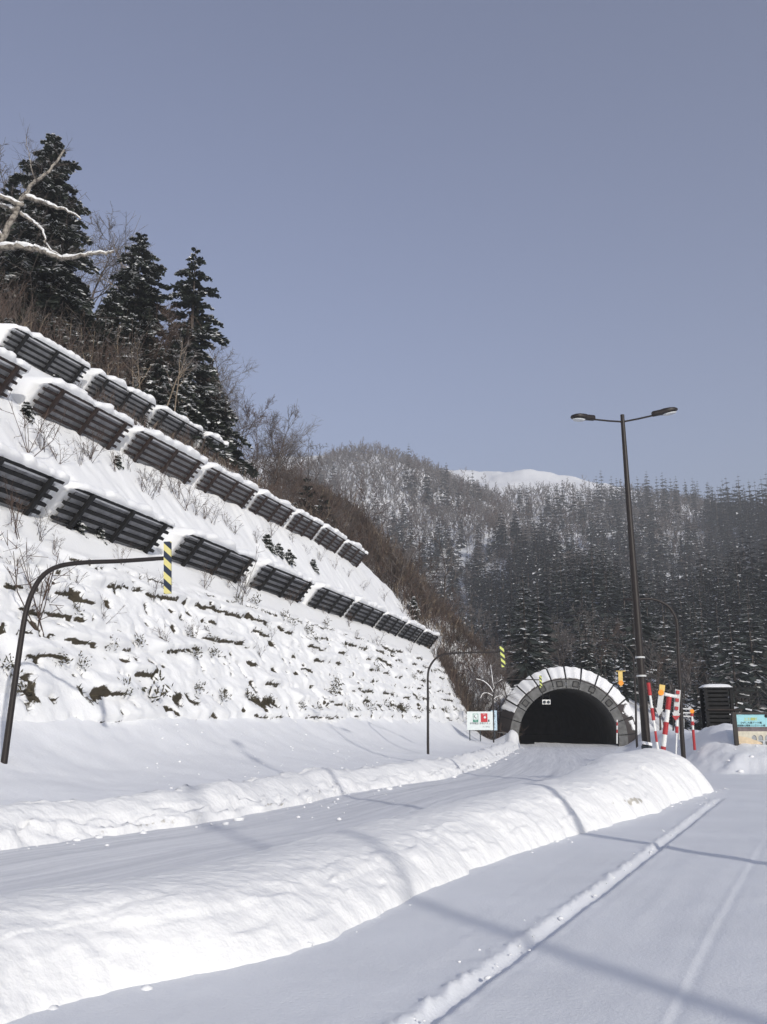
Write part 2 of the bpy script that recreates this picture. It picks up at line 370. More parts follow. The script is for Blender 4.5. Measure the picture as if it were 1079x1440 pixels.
TRACK1 = [gp(560, 1465, 0), gp(700, 1360, 0), gp(868, 1237, 0), gp(1014, 1123, 0)]
TRACK2 = [gp(935, 1470, 0), gp(980, 1370, 0), gp(1040, 1250, 0), gp(1095, 1150, 0)]
def polar_terrain():
    r = [0.25]
    while r[-1] < 1950:
        q = 1.25 if r[-1] < 2.2 else (1.009 if r[-1] < 60 else (1.013 if r[-1] < 135 else 1.017))
        r.append(r[-1] * q)
    r = np.array(r)
    ang = np.concatenate([np.arange(-180, -60, 5), np.arange(-60, -27, 1.0), np.arange(-27, 27, 0.125), np.arange(27, 60, 1.0), np.arange(60, 181, 5)])
    A, RR = np.meshgrid(np.radians(ang), r); X = RR * np.sin(A); Y = RR * np.cos(A)
    near = Y < 118
    Z = np.where(near, ground(X, Y), -99.0)
    MZ = np.where(Y > 108, mountain(X, Y), -99.0)
    Z = np.maximum(Z, np.where(Y > 112, MZ, -99))
    # relief of the lot
    dlot = pdist(X, Y, smooth_poly(TRACK1, 2)); d2 = pdist(X, Y, smooth_poly(TRACK2, 2))
    lot = near & (Y > 2) & (Y < 45)
    fl = 0.6 + 0.8 * vn(X * 2.3, Y * 2.3, 77)
    dw = dlot + .02 * fbm(X * .9, Y * .9, 3, 72); rough = np.clip(.55 + 1.6 * fbm(X * 7, Y * 7, 3, 73), .1, 1.6)
    g1 = -0.060 * np.exp(-(dw / 0.075) ** 4) + 0.030 * fl * rough * np.exp(-((dw - 0.125) / 0.055) ** 2) + 0.010 * rough * np.exp(-((dw + 0.12) / 0.04) ** 2)
    g1 = g1 + np.exp(-((dlot - .17) / .12) ** 2) * 0.04 * np.clip(fbm(X * 9, Y * 9, 3, 71), 0, 1)
    endm = sst(29.5, 27.0, Y)
    g2 = (-0.007 * np.exp(-(d2 / 0.05) ** 2) + 0.005 * np.exp(-((d2 - .07) / .03) ** 2)) * sst(19, 15, Y)
    soft = 0.035 * fbm(X * .30, Y * .30, 3, 3) + 0.014 * fbm(X * 1.3, Y * 1.3, 4, 4) + .010 * fbm(dlot * 2.2, (X + Y) * .07, 4, 19) + .012 * np.clip(fbm(X * 2.6, Y * 2.6, 3, 20) - .18, 0, 1) + 0.010 * np.clip(fbm(X * 4, Y * 4, 2, 14) - .25, 0, 1)
    Z = Z + np.where(lot, g1 * endm + g2 + soft, 0) * (pdist(X, Y, EL) < 0)
    # wheel ruts in the road
    dl = -pdist(X, Y, EL); dr = pdist(X, Y, ER)
    onroad = (dl > 0) & (dr > 0) & near
    rut = 0.0
    for c in (1.0, 2.5, 4.0, 5.4): rut = rut - 0.03 * np.exp(-((dl - c) / .28) ** 2)
    rut = rut + 0.02 * fbm(dl * 3.0, (Y + X) * .12, 4, 51)
    Z = Z + np.where(onroad, rut, 0)
    n, m = X.shape
    V = np.stack([X, Y, Z], -1).reshape(-1, 3)
    i = np.arange(n - 1)[:, None] * m + np.arange(m - 1)[None, :]
    F = np.stack([i, i + 1, i + m + 1, i + m], -1).reshape(-1, 4)[:, ::-1]
    C = V[F].mean(1); cx, cy, cz = C.T
    l, s = ls(cx, cy); tx, ty = tun(cx, cy)
    mz = np.where(cy > 112, mountain(cx, cy), -99); hz = hill_z(l, s)
    cl = np.full(len(F), 0)                                   # lot
    cdl = pdist(cx, cy, EL); cdr = pdist(cx, cy, ER)
    cl[(cdl < 0) & (cdr > 0)] = 1                             # road
    cl[cdl >= 0] = 2                                          # verge
    cl[(-pdist(cx, cy, MR) > 0) & (cdl < 0)] = 3              # mound by the signs
    cl[cy > 116] = 4                                          # mountains
    hz = np.where((l > -42) & (l < 118) & (s > -4.3) & (s < 56), hz, -99)
    cl[(hz > mz + 0.3) & (s > -4.3)] = 9
    cl[(np.abs(tx) < 6.4) & (ty > 3.0) & (ty < 88) & (cz < 6.5)] = 9
    cl[(cl == 9) & (np.abs(tx) < 6.4) & (ty > -2) & (ty < 3.1)] = 1
    parts = [('parking_lot', 'snow_lot'), ('road', 'road'), ('roadside_verge', 'snow'), ('snow_mound', 'snow'), ('mountain', 'snow')]
    for k, (nm, mt) in enumerate(parts):
        f = F[cl == k]; used = np.unique(f); remap = np.full(len(V), -1); remap[used] = np.arange(len(used))
        me = np_mesh(nm, V[used], remap[f], M[mt])
        if k == 1:
            a = me.attributes.new('road_uv', 'FLOAT_VECTOR', 'POINT'); P = V[used]
            uv = np.zeros((len(P), 3), np.float32); uv[:, 0] = -pdist(P[:, 0], P[:, 1], EL); uv[:, 1] = P[:, 1] + .3 * P[:, 0]
            a.data.foreach_set('vector', uv.ravel())
        o = obj(nm, me); o['kind'] = 'structure'
        lab = {'parking_lot': 'flat snow covered parking area with a long ski track', 'road': 'packed snow road curving to the tunnel',
               'roadside_verge': 'smooth snow verge between the road and the cut slope', 'snow_mound': 'lumpy pile of cleared snow below the info board',
               'mountain': 'snowy mountains behind the tunnel'}[nm]
        o['label'] = lab
polar_terrain()

def hillside():
    ss = np.concatenate([np.arange(-6.4, -5.3, .12), np.arange(-5.3, -0.4, 0.045), np.arange(-0.4, 9, 0.22), np.arange(9, 20, .4), np.arange(20, 58, 1.0)])
    lv = np.concatenate([np.arange(-42, -16, 0.6), np.arange(-16, 60, 0.16), np.arange(60, 120, 0.3)])
    L, S = np.meshgrid(lv, ss)
    Z = hill_z(L, S); e = .05
    # outward normal of the profile, in the (s, z) plane
    dz = (hill_z(L, S + e) - hill_z(L, S - e)) / (2 * e); nl = np.sqrt(1 + dz * dz); nS = -dz / nl; nZ = 1 / nl
    wall = sst(-5.7, -5.0, S) * sst(-1.3, -1.9, S) * sst(88, 70, L)
    wallz = Z
    # broken ledges: snow cushions bulging over darker, grassy recesses
    ph = Z / 0.95 + 0.55 * fbm(L * .13, Z * .25, 3, 41) + 0.25 * fbm(L * .7, Z * .8, 2, 43)
    fr = ph - np.floor(ph); row = np.floor(ph)
    prof = np.where(fr < .26, fr / .26, 1 - (fr - .26) / .74); prof = prof ** 0.8
    cover = vn(L * .42 + row * 31.7, row * 5.3, 45)
    up = sst(6.0, 9.0, Z)
    amp = 0.10 + 0.34 * sst(.35, .75, cover + .22 * up)
    lump = 0.16 * fbm(L * 1.1, Z * 1.3, 3, 47) + 0.10 * np.abs(fbm(L * 2.6, Z * 2.8, 3, 49))
    disp = wall * (prof * amp + lump)
    bare = wall * sst(.55, .72, cover + .15 * up + .46 * fbm(L * 1.7, Z * 1.6, 4, 52)) * np.clip(1 - np.abs(fr - .05 - .03 * fbm(L * 3, Z, 2, 53)) / .095, 0, 1) ** .6
    # small dark pockets low on the face
    pk = vn(L * 1.5, Z * 1.9, 55) * .6 + vn(L * 3.4, Z * 3.8, 56) * .4
    pocket = wall * sst(.735, .81, pk); disp = disp - .22 * pocket; bare = np.maximum(bare, pocket)
    foot = np.exp(-((Z - 2.75) / .38) ** 2) * wall * sst(.62, .72, vn(L * .9, Z * .5, 58) * .6 + vn(L * 3.1, Z * 2, 59) * .4)
    bare = np.maximum(bare, foot * .9)
    far = sst(-0.2, 1.0, S)
    disp = disp + far * (0.22 * fbm(L * .45, S * .5, 3, 61) + 0.07 * fbm(L * 1.6, S * 1.6, 3, 62))
    disp = disp + sst(-1.2, -.6, S) * sst(.8, 0, S) * .10 * fbm(L * .8, S * 2, 3, 63)
    S2 = S + nS * disp; Z2 = Z + nZ * disp
    X, Y = xy(L, S2)
    n, m = X.shape; V = np.stack([X, Y, Z2], -1).reshape(-1, 3)
    i = np.arange(n - 1)[:, None] * m + np.arange(m - 1)[None, :]
    F = np.stack([i, i + 1, i + m + 1, i + m], -1).reshape(-1, 4)[:, ::-1]
    me = np_mesh('hillside', V, F, M['hillside'])
    a = me.attributes.new('bare', 'FLOAT', 'POINT'); a.data.foreach_set('value', bare.ravel().astype(np.float32))
    o = obj('hillside', me); o['kind'] = 'structure'; o['label'] = 'steep snowy cut slope with broken grassy ledges'
    # dead grass growing in the bare ledges
    rng = np.random.default_rng(5)
    bv = np.where((bare.ravel() > .45) & (L.ravel() > -14))[0]
    w = np.ones(len(bv)); pick = rng.choice(bv, size=min(9000, len(bv)), replace=False)
    P = V[pick]; N = len(P)
    ln = rng.uniform(.08, .30, N); dirv = np.stack([rng.normal(0, .5, N) - MX * .6, rng.normal(0, .5, N) - MY * .6, rng.uniform(-.4, .9, N)], -1)
    dirv /= np.linalg.norm(dirv, axis=1)[:, None]; side = np.cross(dirv, rng.normal(0, 1, (N, 3))); side /= np.linalg.norm(side, axis=1)[:, None] + 1e-9
    wd = (rng.uniform(.012, .03, N) * (1 + L.ravel()[pick].clip(0, 80) / 50))[:, None]
    tip = P + dirv * ln[:, None]
    VV = np.stack([P - side * wd, P + side * wd, tip], 1).reshape(-1, 3)
    g = np_mesh('ledge_grass', VV, np.arange(3 * N).reshape(-1, 3), M['grass'], smooth=False)
    og = obj('ledge_grass', g); props(og, 'dead grass sticking out of the snowy ledges', 'grass', None, 'stuff')
hillside()
def hz_at(l, s): return float(hill_z(np.array([l]), np.array([s]))[0])
def g_at(x, y): return float(ground(np.array([x]), np.array([y]))[0])
def H_at(x, y): return float(H(np.array([x]), np.array([y]))[0])

# ------------------------------------------------------------------ ploughed banks
def bank(name, P, wl, wr, hf, label, seed, nc=70, step=0.10, power=2.4, lump=.06):
    P = np.asarray(P); d = np.r_[0, np.cumsum(np.hypot(*np.diff(P, axis=0).T))]
    t = [0.0]
    while t[-1] < d[-1]:
        x = np.interp(t[-1], d, P[:, 0]); y = np.interp(t[-1], d, P[:, 1]); t.append(t[-1] + step * max(1, math.hypot(x, y) / 14))
    t = np.array(t); t[-1] = d[-1]
    cx = np.interp(t, d, P[:, 0]); cy = np.interp(t, d, P[:, 1])
    tx = np.gradient(cx, t); ty = np.gradient(cy, t)
    kk = np.ones(31) / 31; sm = lambda a: np.convolve(np.pad(a, 15, 'edge'), kk, 'valid')
    for _ in range(2): tx, ty = sm(tx), sm(ty)
    q = np.hypot(tx, ty); tx /= q; ty /= q
    c = np.linspace(-1, 1, nc); T, C = np.meshgrid(t, c, indexing='ij')
    hh = hf(t)[:, None]; endw = np.minimum(1, np.sqrt(np.clip((d[-1] - t) / 2.2, 0, 1)))[:, None] ** 1.0
    WL = np.broadcast_to(wl(t)[:, None], T.shape); WR = np.broadcast_to(wr(t)[:, None], T.shape)
    jit = 1 + .10 * fbm(T * .45, C * 0 + 1.5, 3, seed) + np.where(np.abs(C) > .55, .10 * fbm(T * 1.7, C * 0 + 4.5, 4, seed + 20), 0)
    off = np.where(C > 0, C * WR, C * WL) * jit * (0.35 + .65 * endw)
    X = cx[:, None] + ty[:, None] * off; Y = cy[:, None] - tx[:, None] * off
    prof = np.clip(1 - np.abs(C) ** power, 0, 1) ** 0.85
    zz = hh * prof * endw * (1 + .10 * fbm(T * .35, C * .8 + 7, 3, seed + 1))
    ns = np.clip(prof * 1.6, 0, 1)
    zz = zz + ns * endw * (lump * fbm(X * 1.3, Y * 1.3, 4, seed + 2) + lump * .55 * np.abs(fbm(X * 4.2, Y * 4.2, 3, seed + 3)))
    face = sst(.25, .6, np.abs(C)) * sst(1.0, .9, np.abs(C))
    gouge = fbm(T * 1.5 + .4 * C, C * .9, 4, seed + 11)
    push = face * lump * 2.2 * gouge * np.sign(C); X = X + ty[:, None] * push; Y = Y - tx[:, None] * push
    zz = zz + face * lump * 1.3 * np.clip(fbm(T * 2.6, C * 3, 3, seed + 12), -.35, .6) * endw
    blk = vn(T * 3.1 + 2 * fbm(T * 2, C * 3, 2, seed + 13), C * 5.5, seed + 14); zz = zz + face * lump * 1.1 * (sst(.45, .6, blk) - .5) * endw
    low = np.exp(-((np.abs(C) - .78) / .16) ** 2)
    zz = zz + low * lump * 1.3 * np.clip(fbm(X * 3.4, Y * 3.4, 3, seed + 4), -.2, 1) * endw
    shove = low * .9 * lump * fbm(X * 2.7, Y * 2.7, 3, seed + 6)
    X = X + ty[:, None] * shove; Y = Y - tx[:, None] * shove
    Z = ground_plain(X, Y) + zz - 0.07 * (np.abs(C) > .985) - .03
    n, m = X.shape; V = np.stack([X, Y, Z], -1).reshape(-1, 3)
    i = np.arange(n - 1)[:, None] * m + np.arange(m - 1)[None, :]
    F = np.stack([i, i + 1, i + m + 1, i + m], -1).reshape(-1, 4)
    me = np_mesh(name, V, F, M['bank'])
    a = me.attributes.new('bare', 'FLOAT', 'POINT')
    dirt = (np.exp(-((C - .86) / .07) ** 2) * sst(.42, .60, vn(T * .8, C * 3, seed + 7)) * (C > 0) * (.22 + .36 * sst(15, 20, T) * sst(29, 25, T))) * (T > 0)
    a.data.foreach_set('value', dirt.ravel().astype(np.float32))
    o = obj(name, me)
    return props(o, label, 'snow bank')
def ground_plain(x, y):
    return np.where(pdist(x, y, EL) > 0, ground(x, y), z0(y))
M['bank'] = attr_mix_mat('ploughed_snow', 'bare', (0.87, 0.87, 0.865), (0.50, 0.475, 0.42), bump=.035, bscale=6.5)
clen = float(np.hypot(*np.diff(CREST, axis=0).T).sum())
bank('snow_bank', CREST, lambda t: 1.35 + 0 * t, lambda t: 1.22 + .75 * sst(16, clen, t), lambda t: .60 + .45 * sst(10, clen - 8, t) + .36 * sst(clen - 13, clen - 3, t),
     'long rounded bank of cleared snow between the road and the parking area', 100, 90, 0.07, 2.4, .034)
dd = np.gradient(EL, axis=0); dd /= np.hypot(dd[:, 0], dd[:, 1])[:, None]
RID = EL + np.stack([-dd[:, 1], dd[:, 0]], -1) * 0.55
RID = RID[(RID[:, 1] > 2) & (RID[:, 1] < 108)]
bank('snow_ridge', RID, lambda t: .75 + 0 * t, lambda t: .75 + 0 * t, lambda t: .34 + .22 * vn(t * .4, t * 0, 9),
     'low lumpy plough ridge of snow along the far edge of the road', 140, 40, 0.09, 1.9, .085)

def snow_chunks():
    rng = np.random.default_rng(11); Vs = []; Fs = []; nb = 0
    ico = np.array([(0, 0, 1), (.9, 0, .45), (.28, .85, .45), (-.72, .53, .45), (-.72, -.53, .45), (.28, -.85, .45), (.72, .53, -.45), (-.28, .85, -.45), (-.9, 0, -.45), (-.28, -.85, -.45), (.72, -.53, -.45), (0, 0, -1)])
    tri = np.array([(0, 1, 2), (0, 2, 3), (0, 3, 4), (0, 4, 5), (0, 5, 1), (1, 6, 2), (2, 7, 3), (3, 8, 4), (4, 9, 5), (5, 10, 1), (6, 7, 2), (7, 8, 3), (8, 9, 4), (9, 10, 5), (10, 6, 1), (11, 7, 6), (11, 8, 7), (11, 9, 8), (11, 10, 9), (11, 6, 10)])
    spots = []
    for k in range(260):
        i = rng.integers(5, len(EL) - 2); spots.append((EL[i, 0] + rng.normal(.15, .25), EL[i, 1] + rng.normal(0, 1.2), .02 + .09 * rng.random() ** 3))
    T1 = smooth_poly(TRACK1, .3)
    for k in range(170):
        i = rng.integers(0, len(T1)); spots.append((T1[i, 0] - rng.normal(.20, .09), T1[i, 1] + rng.normal(0, .2), .006 + .022 * rng.random() ** 2))
    for k in range(110):
        i = rng.integers(8, len(CREST)); tv = CREST[min(i + 1, len(CREST) - 1)] - CREST[i - 1]; tv = tv / np.hypot(*tv); of = rng.normal(1.22 + .75 * sst(16, clen, i * .4), .12); spots.append((CREST[i, 0] + tv[1] * of, CREST[i, 1] - tv[0] * of, .008 + .055 * rng.random() ** 4))
    for k in range(300):
        d = rng.uniform(20, 60); spots.append((-.28 * d + rng.uniform(0, .30) * d, d, .01 + .05 * rng.random() ** 3))
    for k in range(160): spots.append((rng.uniform(16, 30), rng.uniform(42, 60), .02 + .14 * rng.random() ** 3))
    for (x, y, r) in spots:
        if x > 100: continue
        V = ico * (1 + rng.uniform(-.3, .3, (12, 1))) * r * np.array([1.2, 1, .7]); V = V + np.array([x, y, g_at(x, y) + r * .15])
        Vs.append(V); Fs.append(tri + nb); nb += 12
    o = obj('snow_chunks', np_mesh('snow_chunks', np.concatenate(Vs), np.concatenate(Fs), M['snow_soft']))
    props(o, 'small lumps of snow scattered along the ridge and tracks', 'snow lumps', None, 'stuff')
snow_chunks()

# ------------------------------------------------------------------ avalanche fences
FL = 9.4; TILT = R(40)
def fw(x, w, k=0.0):
    """point w metres up the slanting panel face, k metres off it on the downhill side (fence-local)"""
    return (x, -w * math.sin(TILT) - k * math.cos(TILT), w * math.cos(TILT) - k * math.sin(TILT))
fence_n = (0, -math.cos(TILT), -math.sin(TILT))
def fence_meshes(mt):
    d = {}
    d['crossbar'] = MB().beam((-FL / 2, 0, 0), (FL / 2, 0, 0), .14, .16, up=fence_n).mesh('crossbar', M[mt])
    d['post'] = MB().beam(fw(0, -.9, .20), fw(0, 2.26, .16), .17, .20, up=(1, 0, 0)).mesh('post', M[mt])
    d['mesh_sheet'] = MB().beam(fw(0, -.9, -.10), fw(0, 2.22, -.10), .03, FL - .75, up=(1, 0, 0)).mesh('mesh_sheet', M['mesh_sheet'])
    return d
FM = {'a': fence_meshes('steel_dark'), 'b': fence_meshes('rust_steel')}
CAP = np.array([(-1.12, 1.56), (-1.52, 1.70), (-1.72, 1.76), (-1.76, 1.95), (-1.58, 2.12), (-1.0, 2.24), (-.2, 2.34), (.8, 2.48), (1.8, 2.62), (2.5, 2.62), (2.7, 2.2), (1.7, 1.3), (.75, .15), (.45, -.3), (.30, -.1), (-.25, .60)])
def snow_cap(seed, L, parent):
    n = 40; xs = np.linspace(-1, 1, n); V = []; k = len(CAP); rng = np.random.default_rng(seed)
    gap = rng.uniform(-.7, .7); gw = rng.uniform(.03, .10)
    for x in xs:
        e = math.sqrt(max(0, 1 - abs(x) ** 14)) if abs(x) < 1 else 0
        hn = float(fbm(x * L * .32, seed * 3.1, 3, 90)); hn2 = float(fbm(x * L * 1.1, seed * 5.7, 3, 91))
        thin = .75 * math.exp(-((x - gap) / gw) ** 2)
        for j, (y, z) in enumerate(CAP):
            front = max(0.0, 1 - abs(j - 3) / 3.2)
            yy = y - front * (.22 * hn + .16 * hn2 - .14 * thin - .03); zz = z + (.24 * hn + .16 * hn2) * (1.0 if 2 <= j <= 9 else 0) - front * .10 * thin * (1 if j > 3 else 0)
            if 1 <= j <= 10: zz = 1.5 + (zz - 1.5) * (.55 + .45 * e)
            V.append((x * (L / 2 - .02) + (.25 if abs(x) == 1 else 0) * 0 + .12 * hn2 * (abs(x) > .9), yy * (0.86 + .14 * e), zz))
    F = []
    for i in range(n - 1):
        for j in range(k): F.append((i * k + j, i * k + (j + 1) % k, (i + 1) * k + (j + 1) % k, (i + 1) * k + j))
    F = [f[::-1] for f in F]
    me = bpy.data.meshes.new('snow_cap'); me.from_pydata(V, [], F + [tuple(range(k)), tuple(range((n - 1) * k, n * k))[::-1]])
    me.materials.append(M['snow_soft']); me.polygons.foreach_set('use_smooth', [True] * len(me.polygons)); me.update()
    return obj('snow_cap', me, parent)
def l_at(px, py, s):
    u = (px - 539.5) / FPX; v = (720 - py) / FPX; r = u / (cP - v * sP)
    x0, y0 = OX + s * MX, OY + s * MY
    return (r * y0 - x0) / (AX - r * AY)
ROWS = [
    (-0.3, 'a', 'lower', [(-70, 675, 50, 718), (65, 722, 212, 760), (238, 775, 335, 797), (350, 800, 420, 827), (432, 832, 480, 855), (484, 857, 524, 872), (527, 873, 556, 886), (559, 888, 582, 898), (585, 899, 603, 905)]),
    (5.6, 'b', 'middle', [(-80, 520, 5, 560), (38, 573, 160, 622), (172, 635, 265, 668), (275, 682, 342, 710), (348, 714, 396, 737), (402, 742, 437, 760), (441, 764, 470, 783), (474, 786, 502, 799)]),
    (14.8, 'a', 'top', [(-2, 488, 105, 535), (118, 548, 200, 588), (207, 592, 268, 628), (277, 628, 304, 641)]),
]
ORD = ['leftmost', 'second from left', 'third from left', 'fourth from left', 'fifth from left', 'sixth from left', 'seventh from left', 'eighth from left', 'last and farthest']
FENCES = []
for (s, kind, rown, edges) in ROWS:
    for i, (pl, yl, pr, yr) in enumerate(edges):
        l0, l1 = l_at(pl, yl, s), l_at(pr, yr, s)
        if i > 0: l0 = max(l0, lastl + .9)
        l1 = max(l1, l0 + 4.0); lastl = l1
        lc = (l0 + l1) / 2; L = l1 - l0
        x, y = xy(lc, s); x0_, y0_ = xy(l0, s); x1_, y1_ = xy(l1, s)
        x += .22 * MX; y += .22 * MY; z = hz_at(lc, s) - .33; za, zb_ = hz_at(l0, s), hz_at(l1, s)
        ordn = ORD[i] if i < len(edges) - 1 else 'farthest'
        extra = {('lower', 0): ', cut off by the picture edge', ('middle', 0): ', cut off by the picture edge', ('lower', 2): ', a big snow lump at its foot'}.get((rown, i), '')
        f = empty('snow_fence', (x, y, z), f'snow capped avalanche fence, {ordn} in the {rown} row', 'avalanche fence', f'avalanche fences of the {rown} row on the slope',
                  (0, -math.atan2(zb_ - za, L) , math.atan2(AY, AX)))
        FENCES.append((lc, s, L))
        sc = L / FL; nb = 7
        for k in range(nb):
            w = 2.22 - k * .40
            o = obj('crossbar', FM[kind]['crossbar'], f, fw(0, w, .0)); o.scale = (sc, 1, 1)
        for xx in ((-.36, 0.03, .40) if L > 6 else (-.3, .32)):
            obj('post', FM[kind]['post'], f, (xx * L, 0, 0))
        o = obj('mesh_sheet', FM[kind]['mesh_sheet'], f); o.scale = (sc, 1, 1)
        snow_cap(int(lc * 10) + 500, L + .35, f)

# ------------------------------------------------------------------ tunnel portal
RI, RF, RO, CZ = 6.05, 7.15, 8.62, 0.97      # inner, front ring and outer radius, arc centre above the floor
portal = empty('tunnel_portal', PORT, 'round concrete tunnel mouth with snow covered panels fanning round its arch', 'tunnel', None, (0, 0, -PH))
def cone(th, q, off=0.0):
    r = RF + q * (RO - RF) + off * .8; y = q * 2.1 - off * .55
    return (r * math.cos(th), y, CZ + r * math.sin(th))
T0, T1_, NSEG = R(190.5), R(-10.5), 14
rngp = random.Random(4)
def grid_slab(top, bot, mask):
    """closed slab between two point grids, only where mask cells are set"""
    n, m = len(top), len(top[0]); V = [p for r in top for p in r] + [p for r in bot for p in r]; B = n * m; F = []
    on = lambda i, j: 0 <= i < n - 1 and 0 <= j < m - 1 and mask[i][j]
    for i in range(n - 1):
        for j in range(m - 1):
            if not mask[i][j]: continue
            a, b, c, d = i * m + j, i * m + j + 1, (i + 1) * m + j + 1, (i + 1) * m + j
            F += [(a, b, c, d), (B + d, B + c, B + b, B + a)]
            for (p, q, ii, jj) in ((a, b, i - 1, j), (b, c, i, j + 1), (c, d, i + 1, j), (d, a, i, j - 1)):
                if not on(ii, jj): F.append((q, p, B + p, B + q))
    return V, F
SNOWF = [0.0, 0.0, 0.55, 0.97, .97, .98, 1, 1, 1, 1, .98, .80, .28, 0.0]
for k in range(NSEG):
    a0 = T0 + (T1_ - T0) * k / NSEG; a1 = T0 + (T1_ - T0) * (k + 1) / NSEG; g = R(.45); a0 -= g; a1 += g
    n = 5
    top = [[cone(a0 + (a1 - a0) * i / n, q) for q in (0, .5, 1)] for i in range(n + 1)]
    bot = [[cone(a0 + (a1 - a0) * i / n, q, -.22) for q in (0, .5, 1)] for i in range(n + 1)]
    V, F = grid_slab(top, bot, [[1] * 2] * n)
    MB().add(V, F).build('panel', M['panel_brown'], portal)
    V = []
    for i in range(n + 1):
        th = a0 + (a1 - a0) * i / n
        for (r, y) in ((RI, 0), (RF - .03, 0), (RF - .03, .45), (RI, .45)): V.append((r * math.cos(th), y, CZ + r * math.sin(th)))
    F = []
    for i in range(n):
        for j in range(4): F.append((i * 4 + j, i * 4 + (j + 1) % 4, i * 4 + 4 + (j + 1) % 4, i * 4 + 4 + j))
    F += [(3, 2, 1, 0), (n * 4, n * 4 + 1, n * 4 + 2, n * 4 + 3)]
    MB().add(V, F).build('ring_block', M['concrete'], portal)
    cov = SNOWF[k]
    if cov > 0:
        N = 22; top = []; bot = []; mask = []
        for i in range(N + 1):
            th = a0 + (a1 - a0) * (.02 + .96 * i / N); tr = []; br = []
            for j in range(N + 1):
                q = .02 + .99 * j / N; th_ = .10 + .05 * math.sin(i * .5 + k) + .12 * q
                tr.append(cone(th, q, th_)); br.append(cone(th, q, .012))
            top.append(tr); bot.append(br)
        for i in range(N):
            row = []
            for j in range(N):
                q = j / N; p = i / N
                nz = float(fbm(p * 4 + k * 9.3, q * 4, 3, 120)) * .9
                edge = .03 + .06 * float(vn(p * 6 + k * 5, 0.5, 121))
                if cov > .9: on = q > edge + (.10 * abs(nz) if k > 9 else 0)
                elif k == 2: on = (p > .45 + .2 * nz) or q > .97
                elif k == 11: on = q > .35 + .5 * nz + .25 * math.sin(p * 9) * (p < .6) and q > edge
                else: on = abs(q - .62 - .25 * (p - .5)) < .20 + .2 * nz and .12 < p < .80
                row.append(1 if on else 0)
            mask.append(row)
        V, F = grid_slab(top, bot, mask)
        if F: MB().add(V, F).build('snow_patch', M['snow_soft'], portal)
    elif k in (1, 13):
        th = a0 if k == 1 else a1
        MB().tube([cone(th - R(.3), q, .05) for q in (.05, .35, .6, .95)], [.03, .07, .05, .03], 6).build('snow_patch', M['snow_soft'], portal)
# joint backing behind the gaps, lining and back end of the bore
V = []; n = 40
for i in range(n + 1):
    th = T0 + (T1_ - T0) * i / n; V += [cone(th, 0.02, -.12), cone(th, 1.0, -.12)]
MB().add(V, [(2 * i, 2 * i + 1, 2 * i + 3, 2 * i + 2) for i in range(n)]).build('joint_backing', M['joint'], portal)
V = []; F = []; n = 36; ys = [.44, 3, 8, 20, 40, 80]
for y in ys:
    for i in range(n + 1):
        th = T0 + (T1_ - T0) * i / n; V.append((RI * math.cos(th), y, CZ + RI * math.sin(th)))
for a in range(len(ys) - 1):
    for i in range(n): F.append((a * (n + 1) + i, a * (n + 1) + i + 1, (a + 1) * (n + 1) + i + 1, (a + 1) * (n + 1) + i))
F.append(tuple((len(ys) - 1) * (n + 1) + i for i in range(n + 1)))
MB().add(V, F).build('lining', M['concrete_dark'], portal, True)
V = []; F = []
for y, rr in ((2.08, RO - .1), (9, RO - .1)):
    for i in range(n + 1):
        th = T0 + (T1_ - T0) * i / n; V.append((rr * math.cos(th), y, CZ + rr * math.sin(th)))
for i in range(n): F.append((i, i + 1, n + 2 + i, n + 1 + i))
MB().add(V, F).build('outer_shell', M['concrete_dark'], portal, True)
MB().add([(-7, 2.2, -.03), (7, 2.2, -.03), (7, 82, -.03), (-7, 82, -.03)], [(0, 1, 2, 3)]).build('roadbed', M['concrete_dark'], portal)
for th in (R(40), R(62), R(80), R(97), R(116), R(140)):
    c = Vector(((RI + .58) * math.cos(th), 0, CZ + (RI + .58) * math.sin(th)))
    t = Vector((-math.sin(th), 0, math.cos(th))); rr = Vector((math.cos(th), 0, math.sin(th)))
    b = MB()
    for sgn in (-1, 1):
        b.beam(c + t * .33 * sgn - rr * .36 + Vector((0, -.03, 0)), c + t * .33 * sgn + rr * .36 + Vector((0, -.03, 0)), .09, .07, up=(0, 1, 0))
        b.beam(c + rr * .33 * sgn - t * .28 + Vector((0, -.03, 0)), c + rr * .33 * sgn + t * .28 + Vector((0, -.03, 0)), .09, .07, up=(0, 1, 0))
    fr = b.build('lamp_recess', M['steel_dark'], portal)
    MB().beam(c + Vector((0, -.02, 0)) - rr * .28, c + Vector((0, -.02, 0)) + rr * .28, .56, .02, up=(0, 1, 0)).build('recess_plate', M['concrete_dark'], fr)

sg = empty('traffic_signal', PORT + Vector((0, 0, 0)), 'white twin light signal box hanging from the top left of the tunnel mouth', 'traffic signal', None, (0, 0, -PH))
px_ = -2.55; pz_ = 5.35
MB().box((px_, -.35, pz_), 1.0, .3, .56).build('housing', M['white_paint'], sg)
for sx in (-.24, .24):
    MB().disc((px_ + sx, -.50, pz_ - .02), (0, -1, 0), .19, .05).build('lens', M['ink'], sg)
MB().beam((px_ - .42, -.35, pz_ + .28), (px_ - .42, -.30, pz_ + 1.1), .06, .06).beam((px_ + .42, -.35, pz_ + .28), (px_ + .42, -.30, pz_ + 1.0), .06, .06).beam((px_ - .45, -.33, pz_ + .75), (px_ + .45, -.33, pz_ + .75), .05, .05).build('hanger', M['steel_dark'], sg)

